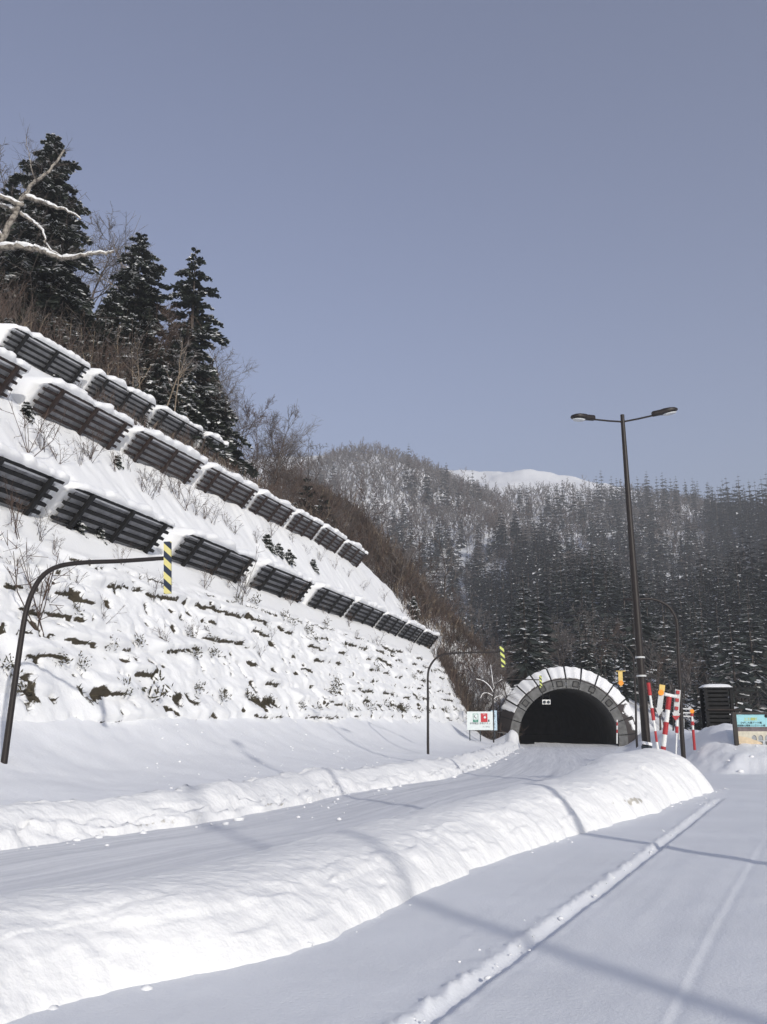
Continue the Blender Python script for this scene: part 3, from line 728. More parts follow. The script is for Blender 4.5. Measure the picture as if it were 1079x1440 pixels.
# ------------------------------------------------------------------ street lamp with two heads
def street_lamp(base, H_, label, lean=(0, 0, 0), rot=0.0, group='street lamps of the parking area'):
    e = empty('street_lamp', base, label, 'street lamp', group, (lean[0], lean[1], rot))
    MB().tube([(0, 0, -1.2), (0, 0, 0), (0, 0, H_ * .5), (0, 0, H_ - .02)], [.165, .155, .125, .075], 14).build('pole', M['steel_brown'], e, True)
    for (sx, dx, dz, hl) in ((-1, 1.15, .02, .95), (1, 1.15, .24, 1.0)):
        a0 = Vector((0, 0, H_ - .30)); a1 = Vector((sx * dx, -.12, H_ - .30 + dz * 1.0))
        MB().tube([a0, a0 + (a1 - a0) * .5 + Vector((0, 0, -.01)), a1], .035, 8).build('arm', M['steel_brown'], e, True)
        d = (a1 - a0).normalized(); sd = d.cross(Vector((0, 0, 1))).normalized(); up = sd.cross(d)
        V = []; n = 12; prof = [(0, .10, .11), (.03, .12, .13), (.30, .13, .13), (.45, .20, .14), (.68, .24, .13), (.85, .21, .10), (.97, .10, .06), (1.0, .02, .02)]
        for (t, w, h) in prof:
            for k in range(n):
                an = 2 * math.pi * k / n; cc, sn = math.cos(an), math.sin(an)
                V.append(a1 + d * t * hl + sd * w * math.copysign(abs(cc) ** .7, cc) + up * (h * (math.copysign(abs(sn) ** .7, sn)) * (1 if sn > 0 else .55) + .03))
        F = [tuple(range(n - 1, -1, -1))]
        for i in range(len(prof) - 1):
            for k in range(n): F.append((i * n + k, i * n + (k + 1) % n, (i + 1) * n + (k + 1) % n, (i + 1) * n + k))
        F.append(tuple(range((len(prof) - 1) * n, len(prof) * n)))
        hd = MB().add(V, F).build('lamp_head', M['steel_brown'], e, True)
        lv = []
        for k in range(16):
            an = 2 * math.pi * k / 16; lv.append(a1 + d * (.66 + .27 * math.cos(an)) * hl + sd * .165 * math.sin(an) - up * .045)
        lv2 = [p - up * .045 + (a1 + d * .66 * hl - up * .045 - p) * .15 for p in lv]
        MB().add(lv + lv2, [tuple(range(16, 32))] + [(i, (i + 1) % 16, 16 + (i + 1) % 16, 16 + i) for i in range(16)]).build('lens', M['glass'], hd, True)
    return e
base = at(910, 1056, 32.0); topw = at(879, 578, 31.6)
lampA = street_lamp(base, (topw - base).length, 'tall dark brown double headed street lamp standing at the end of the snow bank', (0, math.atan2(topw.x - base.x, topw.z - base.z), 0), R(6))
for zz in (2.55, 3.20):
    MB().tube([(0, 0, zz), (0, 0, zz + .06)], [.172, .172], 14).build('clamp_band', M['grey_sheet'], lampA, True)
foot = MB().tube([(0, 0, -.05), (0, 0, .18)], [.185, .185], 14).build('foot_band', M['ink'], lampA, True)
MB().tube([(0, 0, .20), (.02, 0, .30)], [.195, .185], 14).build('foot_snow', M['snow_soft'], lampA, True)
# lamps standing right of the frame; only their long shadows reach into the picture
for (p, hh, txt) in (((10.9, -10.1), 14.0, 'street lamp right of the view whose shadow crosses the near snow bank'), ((8.3, 9.5), 14.0, 'street lamp right of the view whose shadow crosses the bank\'s far end')):
    street_lamp((p[0], p[1], g_at(*p) - .05), hh, txt, (0, 0, 0), R(90 + 180 - SUN_AZ))

# ------------------------------------------------------------------ arched marker poles
def arched(px_pts, Y, r, plate, label, cat, group, matn='stripes', Ys=None, name='arched_pole'):
    """pole drawn along the pixel path at depth Y; Ys gives the depth of single points where the arm reaches towards the viewer"""
    P = [at(px, py, (Ys[i] if Ys else Y)) for i, (px, py) in enumerate(px_pts)]
    b = P[0].copy(); e = empty(name, b, label, cat, group)
    q = smooth_poly([tuple(p - b) for p in P], .15)
    q = [tuple(q[0] - np.array([0, 0, 1.2]))] + [tuple(p) for p in q]
    n = len(q); rr = [r * (1 - .40 * i / n) for i in range(n)]
    MB().tube(q, rr, 10).build('pole', M['steel_brown'], e, True)
    if plate:
        (cx, y0, y1, w) = plate; Yp = Ys[-1] if Ys else Y
        a = at(cx[0], y0, Yp - .12) - b; c = at(cx[1], y1, Yp - .12) - b
        L = (a - c).length; d = (a - c).normalized()
        m = MB().beam((0, 0, -L / 2), (0, 0, L / 2), w, .10, up=(0, 1, 0))
        o = m.build('marker_plate', M[matn], e); o.location = (a + c) / 2
        o.rotation_euler = (0, math.atan2(d.x, d.z), 0)
        MB().beam(Vector(q[-1]), (a + c) / 2 + d * L * .30 + Vector((0, .05, 0)), .06, .06).build('bracket', M['steel_brown'], e)
    return e
G = 'arched marker poles along the road'
arched([(4, 1086), (20, 968), (31, 892), (38, 855), (48, 828), (62, 808), (84, 796), (120, 791), (170, 789), (231, 785)], 24.6, .092, ((236, 236), 762, 835, .20),
       'brown arched pole at the left edge holding a yellow and navy striped plate', 'marker pole', G)
arched([(602, 1043), (602, 985), (602, 950), (605, 937), (613, 926), (625, 920), (650, 918), (700, 917)], 58.0, .085, ((705.5, 708.5), 909, 938, .25),
       'dark arched pole beside the cut slope end with a lime and black striped plate', 'marker pole', G, 'stripes_lime')
arched([(694, 1028), (694, 995), (694, 978), (697, 965), (704, 958), (714, 956), (735, 955.6), (758, 956)], 98.0, .085, ((760, 761), 950, 967, .26),
       'small distant arched pole whose striped plate hangs in front of the snowy portal panels', 'marker pole', G, 'stripes_lime')
# right side poles
def arrow_plate(parent, a, c, w, mt, head='down', T=.05):
    d = (a - c); L = d.length; u = d.normalized(); x = u.cross(Vector((0, 1, 0))).normalized(); y = Vector((0, 1, 0))
    hw = w * .62; pts = [(-w / 2, L), (w / 2, L), (w / 2, L * .26), (hw * 1.25, L * .26), (0, 0), (-hw * 1.25, L * .26), (-w / 2, L * .26)]
    V = [c + x * p + u * q for p, q in pts] + [c + x * p + u * q + y * T for p, q in pts]; n = 7
    F = [tuple(range(n)), tuple(range(2 * n - 1, n - 1, -1))] + [((i + 1) % n, i, n + i, n + (i + 1) % n) for i in range(n)]
    return MB().add(V, F).build('arrow_plate', M[mt], parent)
e4 = arched([(947, 1030), (947, 985), (946, 968), (942, 960), (935, 954.5), (925, 952.5), (905, 952), (875, 953)], 88.0, .075, None,
            'thin distant arched pole with a yellow arrow hanging from its far tip', 'marker pole', G)
b4 = e4.location; a_ = at(872.5, 944, 87.8) - b4; c_ = at(873.5, 966, 87.8) - b4
arrow_plate(e4, a_, c_, .42, 'yellow')
MB().beam(a_ + Vector((-.42, 0, .02)), a_ + Vector((.48, 0, .02)), .16, .06).build('arrow_top', M['yellow'], e4)
MB().disc(c_ + (a_ - c_) * .25 + Vector((0, -.03, 0)), (0, -1, 0), .24, .03).build('reflector', M['orange'], e4)
def arch_lamp(px_pts, Y, r, label):
    e = arched(px_pts, Y, r, None, label, 'street lamp', 'arched street lamps by the road', name='arched_lamp')
    p = at(*px_pts[-1], Y) - e.location
    V = []; n = 8; prof = [(0.1, .06, .05), (-.1, .12, .09), (-.45, .14, .10), (-.7, .08, .05), (-.78, .01, .01)]
    for (t, w, h) in prof:
        for k in range(n): an = 2 * math.pi * k / n; V.append(p + Vector((t, w * math.cos(an), h * math.sin(an))))
    F = [tuple(range(n - 1, -1, -1))]
    for i in range(len(prof) - 1):
        for k in range(n): F.append((i * n + k, i * n + (k + 1) % n, (i + 1) * n + (k + 1) % n, (i + 1) * n + k))
    MB().add(V, F).build('lamp_head', M['steel_brown'], e, True)
    return e
arch_lamp([(959, 1032), (957, 980), (954, 920), (952, 878), (948, 864), (939, 852), (926, 845), (912, 842), (896, 843)], 46.0, .115, 'dark arched street lamp right of the tall double lamp, rising behind the warning signs')
arch_lamp([(895, 1032), (894, 985), (892, 940), (890, 924), (885, 915), (877, 908), (866, 905), (854, 904.5)], 80.0, .10, 'thin arched street lamp between the tunnel mouth and the tall double lamp')

# ------------------------------------------------------------------ red and white posts and signs
def banded(parent, pts, name='band'):
    """pts: list of (point, radius, material or None); one tube per coloured length"""
    for i in range(len(pts) - 1):
        p, r, m = pts[i]; q = pts[i + 1][0]
        MB().tube([p, q], [r, r], 12).build(name, M[m], parent, True)
def post_from(px0, px1, Y, cuts, radii, mats_, label, cat, group=None, name='snow_pole', extra=0.8, Y1=None):
    a = at(*px0, Y); b = at(*px1, Y1 or Y); e = empty(name, a, label, cat, group); d = b - a
    pts = [(d * -(extra / d.length), radii[0], mats_[0])] if extra else []
    for i, t in enumerate(cuts): pts.append((d * t, radii[min(i, len(radii) - 1)], mats_[min(i, len(mats_) - 1)]))
    banded(e, pts); return e, a, b, d
e, a, b, d = post_from((932.5, 1056), (941.3, 980), 33.6, [0, .08, .30, .53, .76, 1.0], [.095, .088, .095, .088, .095], ['red_paint', 'white_paint', 'red_paint', 'white_paint', 'red_paint'],
    'thick red and white banded post whose white crossbar carries two downward arrows', 'marker post', name='marker_post')
cbL = at(934, 976, 33.4) - a; cbR = at(950, 979.5, 33.8) - a
MB().tube([d, d + (cbL + cbR) * .5 * 0 + Vector((0, 0, .06))], [.085, .085], 12).build('cap', M['white_paint'], e, True)
MB().tube([cbL, cbR], .065, 12).build('crossbar', M['white_paint'], e, True)
arrow_plate(e, at(931.5, 966, 33.2) - a, at(926.5, 1007, 33.2) - a, .19, 'grey_sheet')
MB().beam(at(931.5, 963, 33.22) - a, at(930.7, 972, 33.22) - a, .20, .05, up=(0, 1, 0)).build('arrow_top', M['yellow'], e)
MB().disc(at(929.4, 974, 33.18) - a, (0, -1, 0), .105, .04).build('reflector', M['orange'], e)
arrow_plate(e, at(953.8, 970, 33.9) - a, at(950.5, 1014, 33.9) - a, .20, 'grey_sheet')
for (x, y) in ((953.6, 973.5), (952.6, 984.5), (951.8, 996)):
    MB().beam(at(x, y - 2.4, 33.86) - a, at(x - .3, y + 2.4, 33.86) - a, .125, .03, up=(0, 1, 0)).build('red_square', M['red_paint'], e)
cc = at(951.0, 1006.5, 33.86) - a; tp = at(950.5, 1013.5, 33.86) - a
MB().add([cc + Vector((-.15, 0, 0)), cc + Vector((.15, 0, 0)), tp, cc + Vector((-.15, .03, 0)), cc + Vector((.15, .03, 0)), tp + Vector((0, .03, 0))], [(2, 1, 0), (3, 4, 5), (0, 1, 4, 3), (1, 2, 5, 4), (2, 0, 3, 5)]).build('red_tip', M['red_paint'], e)
GS = 'red and white snow poles'
post_from((925.5, 1055), (911.8, 960), 31.4, [0, .12, .28, .44, .62, .81, 1.0], [.042, .042, .042, .06, .042, .065], ['white_paint', 'red_paint', 'white_paint', 'red_paint', 'white_paint', 'red_paint'],
    'thin leaning red and white snow pole just right of the tall lamp', 'snow pole', GS)
post_from((951.3, 1046), (952.5, 1012), 40.0, [0, .45, .72, 1.0], [.035, .07, .06], ['white_paint', 'red_paint', 'white_paint'],
    'short white snow pole with one red band below the red and white arrow', 'snow pole', GS)
e, a, b, d = post_from((975.3, 1032), (973, 1003), 47.0, [0, .2, .42, .60, .86, 1.0], [.07, .055, .085, .055, .085], ['red_paint', 'white_paint', 'red_paint', 'white_paint', 'red_paint'],
    'red and white snow pole topped by an orange reflector, beside the guard rails', 'snow pole', GS)
MB().disc(d + Vector((-.02, -.10, .10)), (0, -1, 0), .11, .05).build('reflector', M['orange'], e)
post_from((867.8, 1036), (868.0, 1012), 110.0, [0, .22, .42, .65, .85, 1.0], [.09], ['white_paint', 'red_paint', 'white_paint', 'red_paint', 'white_paint', 'red_paint'],
    'small red and white delineator at the right foot of the tunnel mouth', 'snow pole', GS)
gr = empty('guard_rail', at(958, 1020, 48.5), 'thin grey three bar rail with a grey plate behind the red and white arrow', 'guard rail'); gb = gr.location
for yy in (996.5, 1002, 1007): MB().beam(at(954, yy, 48.5) - gb, at(974, yy + .5, 48.5) - gb, .05, .07).build('rail', M['grey_sheet'], gr)
MB().beam(at(957.5, 1008, 48.7) - gb, at(957.5, 1023, 48.7) - gb, .38, .05, up=(0, 1, 0)).build('plate', M['print_grey'], gr)
MB().beam(at(955, 995, 48.6) - gb, at(955.5, 1040, 48.6) - gb, .07, .07).build('post', M['grey_sheet'], gr)

# ------------------------------------------------------------------ writing
def text(name, body, loc, size, mt, parent, rot=(R(90), 0, 0), extr=.003, vertical=False):
    cu = bpy.data.curves.new(name, 'FONT'); cu.body = '\n'.join(body) if vertical else body; cu.size = size; cu.align_x = 'CENTER'; cu.align_y = 'CENTER'; cu.extrude = extr
    cu.resolution_u = 2
    if vertical: cu.space_line = .95
    t = bpy.data.objects.new(name, cu); COL.objects.link(t); bpy.context.view_layer.update()
    me = bpy.data.meshes.new_from_object(t.evaluated_get(bpy.context.evaluated_depsgraph_get())); bpy.data.objects.remove(t)
    me.materials.clear(); me.materials.append(M[mt])
    o = obj(name, me, parent, loc); o.rotation_euler = rot; return o

# white road sign by the slope end
D = 96.0; p = at(675.5, 1026, D); sgn = empty('road_sign', p, 'white board with green phone symbol and red emergency symbol left of the tunnel', 'sign', None, (0, 0, R(-4)))
wS = .0283 * D; hS = 1.86
MB().beam((0, 0, -.05), (0, 0, hS), wS, .06, up=(0, 1, 0)).build('board', M['sign_white'], sgn)
MB().beam((.0, .06, -1.2), (.0, .06, .6), .10, .10).beam((-1.1, .06, -1.2), (-1.1, .06, .6), .10, .10).build('leg', M['ink'], sgn)
x1, x2 = -.46, .44
def plate(parent, name, cx, cz, w, h, y, mt, t=.012): return MB().beam((cx, y, cz - h / 2), (cx, y, cz + h / 2), w, t, up=(0, 1, 0)).build(name, M[mt], parent)
g1 = plate(sgn, 'phone_symbol', x1, 1.20, .56, .86, -.040, 'sign_green'); plate(g1, 'symbol_field', x1, 1.30, .46, .56, -.050, 'sign_white')
MB().tube([(x1 - .13, -.058, 1.46), (x1 - .13, -.058, 1.34), (x1 - .05, -.058, 1.22), (x1 + .10, -.058, 1.16)], [.05, .035, .035, .05], 6).build('handset', M['ink'], g1)
text('lettering', 'TEL', (x1, -.05, .91), .17, 'sign_white', g1)
g2 = plate(sgn, 'emergency_symbol', x2, 1.22, .70, .90, -.040, 'sign_red'); MB().disc((x2 + .08, -.046, 1.26), (0, -1, 0), .12, .012).build('symbol_dot', M['sign_white'], g2)
text('lettering', 'SOS', (x2, -.05, 1.55), .16, 'sign_white', g2)
plate(sgn, 'symbol_mark', x2 + .48, .92, .14, .22, -.042, 'ink')
text('lettering', '\u975e\u5e38\u96fb\u8a71 \u975e\u5e38\u30dc\u30bf\u30f3', (0, -.04, .62), .235, 'ink', sgn)
text('lettering', '\u30c8\u30f3\u30cd\u30eb', (.62, -.04, .28), .20, 'ink', sgn)
D = 99.0; p = at(695.3, 1027, D); s2 = empty('name_sign', p, 'narrow pale blue upright name sign touching the left foot of the tunnel mouth', 'sign', None, (0, 0, R(-5)))
MB().beam((0, 0, 0), (0, 0, 2.10), .64, .06, up=(0, 1, 0)).build('board', M['sign_blue'], s2)
MB().beam((.05, .07, -1.0), (.05, .07, .5), .10, .10).build('leg', M['ink'], s2)
text('lettering', '\u4e09\u56fd\u30c8\u30f3\u30cd\u30eb', (.02, -.04, 1.05), .31, 'ink', s2, vertical=True)

# information board with the arched bridge picture
D = 46.0; p = at(1036, 1050, D); ib = empty('info_board', p, 'framed information board with a picture of a stone arch bridge, standing on the snow mound', 'information board', None, (0, 0, R(-3)))
W, HH = 3.1, 1.58
MB().beam((0.03, 0, -.9), (.00, 0, HH + .12), .20, .18).build('post', M['steel_brown'], ib); MB().beam((W, 0, -.9), (W, 0, HH + .12), .15, .15).build('post', M['steel_brown'], ib)
MB().beam((-.10, 0, HH + .06), (W + .1, 0, HH + .06), .16, .10).build('top_rail', M['steel_brown'], ib)
MB().beam((-.13, -.02, -.02), (W + .1, -.02, -.02), .22, .08).build('sill', M['steel_dark'], ib)
MB().beam((W / 2 + .03, .02, .03), (W / 2 + .03, .02, HH), W - .12, .05, up=(0, 1, 0)).build('panel', M['print_sky'], ib)
pr = plate(ib, 'picture', W / 2 + .03, .42, W - .16, .68, -.012, 'print_stone', .006)
plate(pr, 'hill_band', W / 2 + .03, .86, W - .16, .22, -.013, 'print_hill', .006)
plate(pr, 'water', W / 2 + .50, .19, W - 1.1, .26, -.017, 'print_water', .004)
for k in range(7):
    cx = .92 + k * .34 - .02 * k; cz = .43; w = .10; pts = [(cx - w, cz - .12)] + [(cx - w * math.cos(math.pi * i / 8), cz + .14 * math.sin(math.pi * i / 8)) for i in range(9)] + [(cx + w, cz - .12)]
    ar = MB().add([(x, -.021, z) for x, z in pts], [tuple(range(len(pts)))]).build('arch', M['print_arch'], pr)
    MB().add([(x - .035, -.024, cz + (z - cz) * .82) for x, z in pts], [tuple(range(len(pts)))]).build('arch_opening', M['print_grey'], pr)
    MB().add([(x - .03, -.022, .26 - (z - .31) * .75) for x, z in pts], [tuple(range(len(pts) - 1, -1, -1))]).build('arch_reflection', M['print_arch'], pr)
MB().add([(.12, -.027, .10), (1.30, -.027, .12), (1.22, -.027, .22), (.55, -.027, .46), (.12, -.027, .52)], [(0, 1, 2, 3, 4)]).build('sand', M['print_sand'], pr)
MB().add([(.12, -.028, .06), (1.3, -.028, .06), (1.25, -.028, .12), (.12, -.028, .14)], [(0, 1, 2, 3)]).build('shore', M['print_hill'], pr)
text('lettering', '\u4e0a\u58eb\u5e4c\u753a', (.80, -.02, 1.34), .17, 'print_yellow', ib)
text('lettering', '\u3072\u304c\u3057\u5927\u96ea\u30a2\u30fc\u30c1\u6a4b', (.82, -.02, 1.165), .118, 'ink', ib)
text('lettering', '\u65e7\u56fd\u9244\u58eb\u5e4c\u7dda\u30b3\u30f3\u30af\u30ea\u30fc\u30c8\u6a4b', (.82, -.02, 1.03), .105, 'ink', ib)
MB().tube([(1.60, -.01, HH - .08), (1.60, -.03, HH - .08)], [.09, .09], 10).build('bulb_holder', M['steel_dark'], ib)

# slatted steel tower
D = 52.0; p = at(997.5, 1034, D); kt = empty('slatted_tower', p, 'dark slatted steel tower with a snow covered top beside the information board', 'steel tower', None, (0, 0, R(-6)))
TW, TH_, TD = 1.40, 2.60, 1.1
for x in (0, TW):
    for y in (0, TD): MB().beam((x, y, -.9), (x, y, TH_), .17, .17).build('corner_post', M['steel_dark'], kt)
zz = .12
while zz < TH_ - .1:
    for y in (0.0, TD): MB().beam((.09, y, zz), (TW - .09, y, zz), .05, .14).build('slat', M['steel_dark'], kt)
    zz += .235
MB().beam((TW * .5, .5, -.6), (TW * .5, .5, TH_), TW - .2, .3, up=(0, 1, 0)).build('core', M['joint'], kt)
MB().box((TW / 2, TD / 2, TH_ + .04), TW + .26, TD + .26, .08).build('top_plate', M['steel_dark'], kt)
V = []; nn = 9
for i in range(nn):
    for j in range(nn):
        u, v = i / (nn - 1) * 2 - 1, j / (nn - 1) * 2 - 1; hgt = .20 * (1 - u ** 4) ** .5 * (1 - v ** 4) ** .5
        V.append((TW / 2 + u * (TW / 2 + .15), TD / 2 + v * (TD / 2 + .15), TH_ + .083 + hgt))
F = [(i * nn + j, (i + 1) * nn + j, (i + 1) * nn + j + 1, i * nn + j + 1) for i in range(nn - 1) for j in range(nn - 1)]
MB().add(V, F).build('snow_cap', M['snow_soft'], kt, True)
for (z, l, h) in ((2.62, 1.42, .12), (2.40, 1.48, .13), (2.14, 1.45, .10)):
    MB().beam((TW + .085, .1, z), (TW + .085 + l, .1, z), .12, h).build('side_beam', M['steel_dark'], kt)
MB().beam((TW + 1.45, .14, 2.08), (TW + 1.45, .14, 2.68), .08, .08).build('end_post', M['steel_dark'], kt)
MB().beam((.0, -.14, 1.42), (TW + .5, -.14, 1.42), .08, .07).build('cross_rail', M['rust_steel'], kt)
MB().beam((TW + .22, -.12, -.9), (TW + .16, -.12, 1.40), .12, .12).build('brace', M['steel_dark'], kt)

# ------------------------------------------------------------------ vegetation
class Q:
    """numpy quad collector (triangles repeat the last index)"""
    def __init__(s): s.v = []; s.f = []; s.n = 0
    def quad(s, a, b, c, d):
        s.v += [a, b, c, d]; s.f.append((s.n, s.n + 1, s.n + 2, s.n + 3)); s.n += 4
    def tri(s, a, b, c):
        s.v += [a, b, c]; s.f.append((s.n, s.n + 1, s.n + 2, s.n + 2)); s.n += 3
    def limb(s, p0, p1, r0, r1, k=3):
        d = p1 - p0; L = np.linalg.norm(d) + 1e-9; d = d / L
        x = np.cross(d, (0, 0, 1) if abs(d[2]) < .9 else (1, 0, 0)); x = x / np.linalg.norm(x); z = np.cross(x, d)
        for p, r in ((p0, r0), (p1, r1)):
            for i in range(k):
                a = 2 * math.pi * i / k; s.v.append(p + (x * math.cos(a) + z * math.sin(a)) * r)
        for i in range(k):
            j = (i + 1) % k; s.f.append((s.n + i, s.n + j, s.n + k + j, s.n + k + i))
        s.n += 2 * k
    def ribbon(s, p0, p1, w0, w1, rng):
        d = p1 - p0; x = np.cross(d, rng.normal(0, 1, 3)); x = x / (np.linalg.norm(x) + 1e-9)
        s.quad(p0 - x * w0, p0 + x * w0, p1 + x * w1, p1 - x * w1)
    def arr(s): return (np.array(s.v, float).reshape(-1, 3), np.array(s.f, int).reshape(-1, 4))
    def mesh(s, name, m, smooth=False): V, F = s.arr(); return np_mesh(name, V, F, m, smooth=smooth)
def vec(*a): return np.array(a, float)

def conifer(seed, Ht, whorls, per, detail, rmax=.20, base=.10, snow=.35, sparse=0.0, lean=0.0):
    """trunk, crown and snow quads of a fir of height Ht; detail 0 far .. 3 near"""
    rng = np.random.default_rng(seed); T, C, S = Q(), Q(), Q()
    k = 3 if detail < 2 else 7
    segs = 1 if detail < 2 else 5
    for i in range(segs):
        a, b = i / segs, (i + 1) / segs; rr = .018 * Ht
        T.limb(vec(lean * a * Ht, 0, a * Ht - (.6 if i == 0 else 0)), vec(lean * b * Ht, 0, b * Ht), rr * (1 - a) + .02, rr * (1 - b) + .012, k)
    for wi in range(whorls):
        u = base + (1 - base) * ((wi + .35 * rng.random()) / whorls) ** .92; h = u * Ht
        n = per if u < .85 else max(3, per - 1)
        az0 = rng.random() * 6.28
        for bi in range(n):
            if rng.random() < sparse * (1 - u * .5): continue
            az = az0 + bi * 6.283 / n + rng.normal(0, .25)
            Lb = (rmax * Ht) * ((1 - u) ** .72 + .03) * rng.uniform(.55, 1.2)
            if detail >= 2 and rng.random() < .07: Lb *= 1.25
            d = vec(math.cos(az), math.sin(az), 0); sd = vec(-d[1], d[0], 0); slope = -.30 + .75 * u + rng.normal(0, .08)
            if detail >= 2: slope -= .05
            org = vec(lean * u * Ht, 0, h); dro = .32 * rng.uniform(.6, 1.3)
            P = lambda t: org + d * (t * Lb) + vec(0, 0, Lb * (slope * t - dro * t * t))
            hs = rng.random() < snow
            if detail == 0:
                w = .30 * Lb + .10; e = P(1.0); m = P(.45); dz = vec(0, 0, -.20 * Lb * rng.random())
                C.quad(P(.05), m - sd * w + dz, e, m + sd * w + dz)
                if hs:
                    m2 = P(.62) + vec(0, 0, .06 * Lb); ww = w * .55; C_ = vec(0, 0, .06)
                    S.quad(P(.35) + C_, m2 - sd * ww, e + C_, m2 + sd * ww)
            elif detail == 1:
                for sgn in (-1, 1):
                    w = (.42 * Lb + .08) * rng.uniform(.7, 1.1); m = P(.40) + sd * sgn * w * .5 - vec(0, 0, .10 * Lb); e = P(1.0) + sd * sgn * .10 * Lb
                    f = P(.68) + sd * sgn * w * .75 - vec(0, 0, .16 * Lb * rng.uniform(.4, 1.4))
                    C.quad(P(.05), m, f, e) if sgn > 0 else C.quad(P(.05), e, f, m)
                if rng.random() < .6: e = P(.55); C.tri(P(.2), P(.9), e - vec(0, 0, .35 * Lb * rng.uniform(.4, 1)))
                if hs:
                    for q in range(2):
                        t = rng.uniform(.45, .9); c = P(t) + sd * rng.uniform(-.22, .22) * Lb + vec(0, 0, .05 + .03 * Lb); ww = (.13 * Lb + .05) * rng.uniform(.6, 1.3); ln = (.16 * Lb + .08) * rng.uniform(.7, 1.3)
                        S.quad(c - d * ln - vec(0, 0, .3 * ln * 0), c - sd * ww - vec(0, 0, .04 * Lb), c + d * ln - vec(0, 0, .10 * Lb), c + sd * ww - vec(0, 0, .04 * Lb))
            else:
                ns = max(4, int(3 + Lb / (.26 if detail == 3 else .40)))
                for si in range(ns):
                    t0 = .10 + .90 * si / ns; t1 = min(1.02, t0 + 1.0 / ns)
                    a, b = P(t0), P(t1); C.limb(a, b, .018 + .022 * (1 - t0), .015 + .02 * (1 - t1), 3)
                    for sgn in (-1, 1):
                        for rep in range(2):
                            L2 = Lb * .40 * (1.05 - .70 * t0) * rng.uniform(.5, 1.15) + .10
                            dir2 = d * rng.uniform(.45, .95) + sd * sgn * rng.uniform(.55, 1.0) + vec(0, 0, rng.uniform(-.50, .12))
                            dir2 /= np.linalg.norm(dir2); a2 = a + (b - a) * rng.random(); e = a2 + dir2 * L2
                            nr = np.cross(dir2, vec(0, 0, 1)); nr /= np.linalg.norm(nr); nr = nr + vec(0, 0, rng.normal(0, .45)); w = .11 + .11 * L2
                            mid = a2 + dir2 * L2 * rng.uniform(.5, .75) - vec(0, 0, .05)
                            C.quad(a2, mid - nr * w, e, mid + nr * w) if rng.random() < .88 else None
                            hang = a2 + dir2 * L2 * .6 + vec(rng.normal(0, .05), rng.normal(0, .05), -rng.uniform(.12, .30)); C.tri(a2 + dir2 * L2 * .2, e, hang)
                            if hs and rng.random() < .62 and t0 > .15:
                                c = mid + vec(0, 0, .10); ll = L2 * .36 + .06
                                S.quad(c - dir2 * ll, c - nr * w * .85 - vec(0, 0, .05), c + dir2 * ll, c + nr * w * .85 - vec(0, 0, .05))
                                S.quad(c - dir2 * ll * .7 + vec(0, 0, .05), c - nr * w * .5, c + dir2 * ll * .7 + vec(0, 0, .05), c + nr * w * .5)
    return T, C, S

def bare(seed, Ht, limbs, twigs, fine, wmul=1.0, spread=.45, base=.28, trunk=.016, curl=.25, twig_len=.24):
    """leafless tree: trunk limbs in the first collector, twigs in the second"""
    rng = np.random.default_rng(seed); T, C = Q(), Q()
    p = vec(0, 0, -.6); n = 5; dirv = vec(rng.normal(0, .06), rng.normal(0, .06), 1); pts = [p]; rs = [trunk * Ht * 1.1]
    for i in range(n):
        dirv = dirv + vec(rng.normal(0, .10), rng.normal(0, .10), 0); dirv /= np.linalg.norm(dirv)
        pts.append(pts[-1] + dirv * (Ht * .9 / n + (.6 if i == 0 else 0))); rs.append(trunk * Ht * (1 - (i + 1) / n * .88))
    for i in range(n): T.limb(pts[i], pts[i + 1], rs[i], rs[i + 1], 4 if fine < 2 else 7)
    for li in range(limbs):
        u = base + (1 - base) * (li + rng.random()) / limbs; f = u * n; i = min(int(f), n - 1); p0 = pts[i] + (pts[i + 1] - pts[i]) * (f - i)
        az = rng.random() * 6.283; L = Ht * spread * (1.15 - u) * rng.uniform(.7, 1.2) + .08 * Ht
        d = vec(math.cos(az), math.sin(az), rng.uniform(.35, 1.2)); d /= np.linalg.norm(d)
        q = p0; m = 3; lp = [q]
        for k in range(m):
            d = d + vec(rng.normal(0, curl), rng.normal(0, curl), .16); d /= np.linalg.norm(d); q = q + d * L / m; lp.append(q)
        r0 = trunk * Ht * .42 * (1.1 - u) + .01
        for k in range(m):
            a, b = r0 * (1 - k / m) + .006, r0 * (1 - (k + 1) / m) + .005
            if fine >= 1: T.limb(lp[k], lp[k + 1], a * (1 + .3 * (wmul - 1)), b * (1 + .3 * (wmul - 1)), 3)
            else: C.ribbon(lp[k], lp[k + 1], a * wmul, b * wmul, rng)
        for ti in range(twigs):
            t = rng.uniform(.25, 1.0) * m; k = min(int(t), m - 1); a = lp[k] + (lp[k + 1] - lp[k]) * (t - k)
            td = (lp[k + 1] - lp[k]); td = td / np.linalg.norm(td) + rng.normal(0, .55, 3) + vec(0, 0, .15); td /= np.linalg.norm(td)
            tl = L * rng.uniform(.22, .50); b = a + td * tl; w = (.007 + .0011 * Ht) * wmul
            C.ribbon(a, b, w, w * .6, rng)
            for s in range(fine * 2 + (1 if fine == 0 else 1)):
                sd = td + rng.normal(0, .6, 3) + vec(0, 0, .1); sd /= np.linalg.norm(sd); a2 = a + (b - a) * rng.uniform(.3, 1.0); b2 = a2 + sd * tl * rng.uniform(.4, .8)
                C.ribbon(a2, b2, w * .7, w * .35, rng)
                if fine >= 2:
                    for z in range(2):
                        s3 = sd + rng.normal(0, .6, 3); s3 /= np.linalg.norm(s3); a3 = a2 + (b2 - a2) * rng.uniform(.3, 1); C.ribbon(a3, a3 + s3 * tl * .35, w * .5, w * .25, rng)
    return T, C

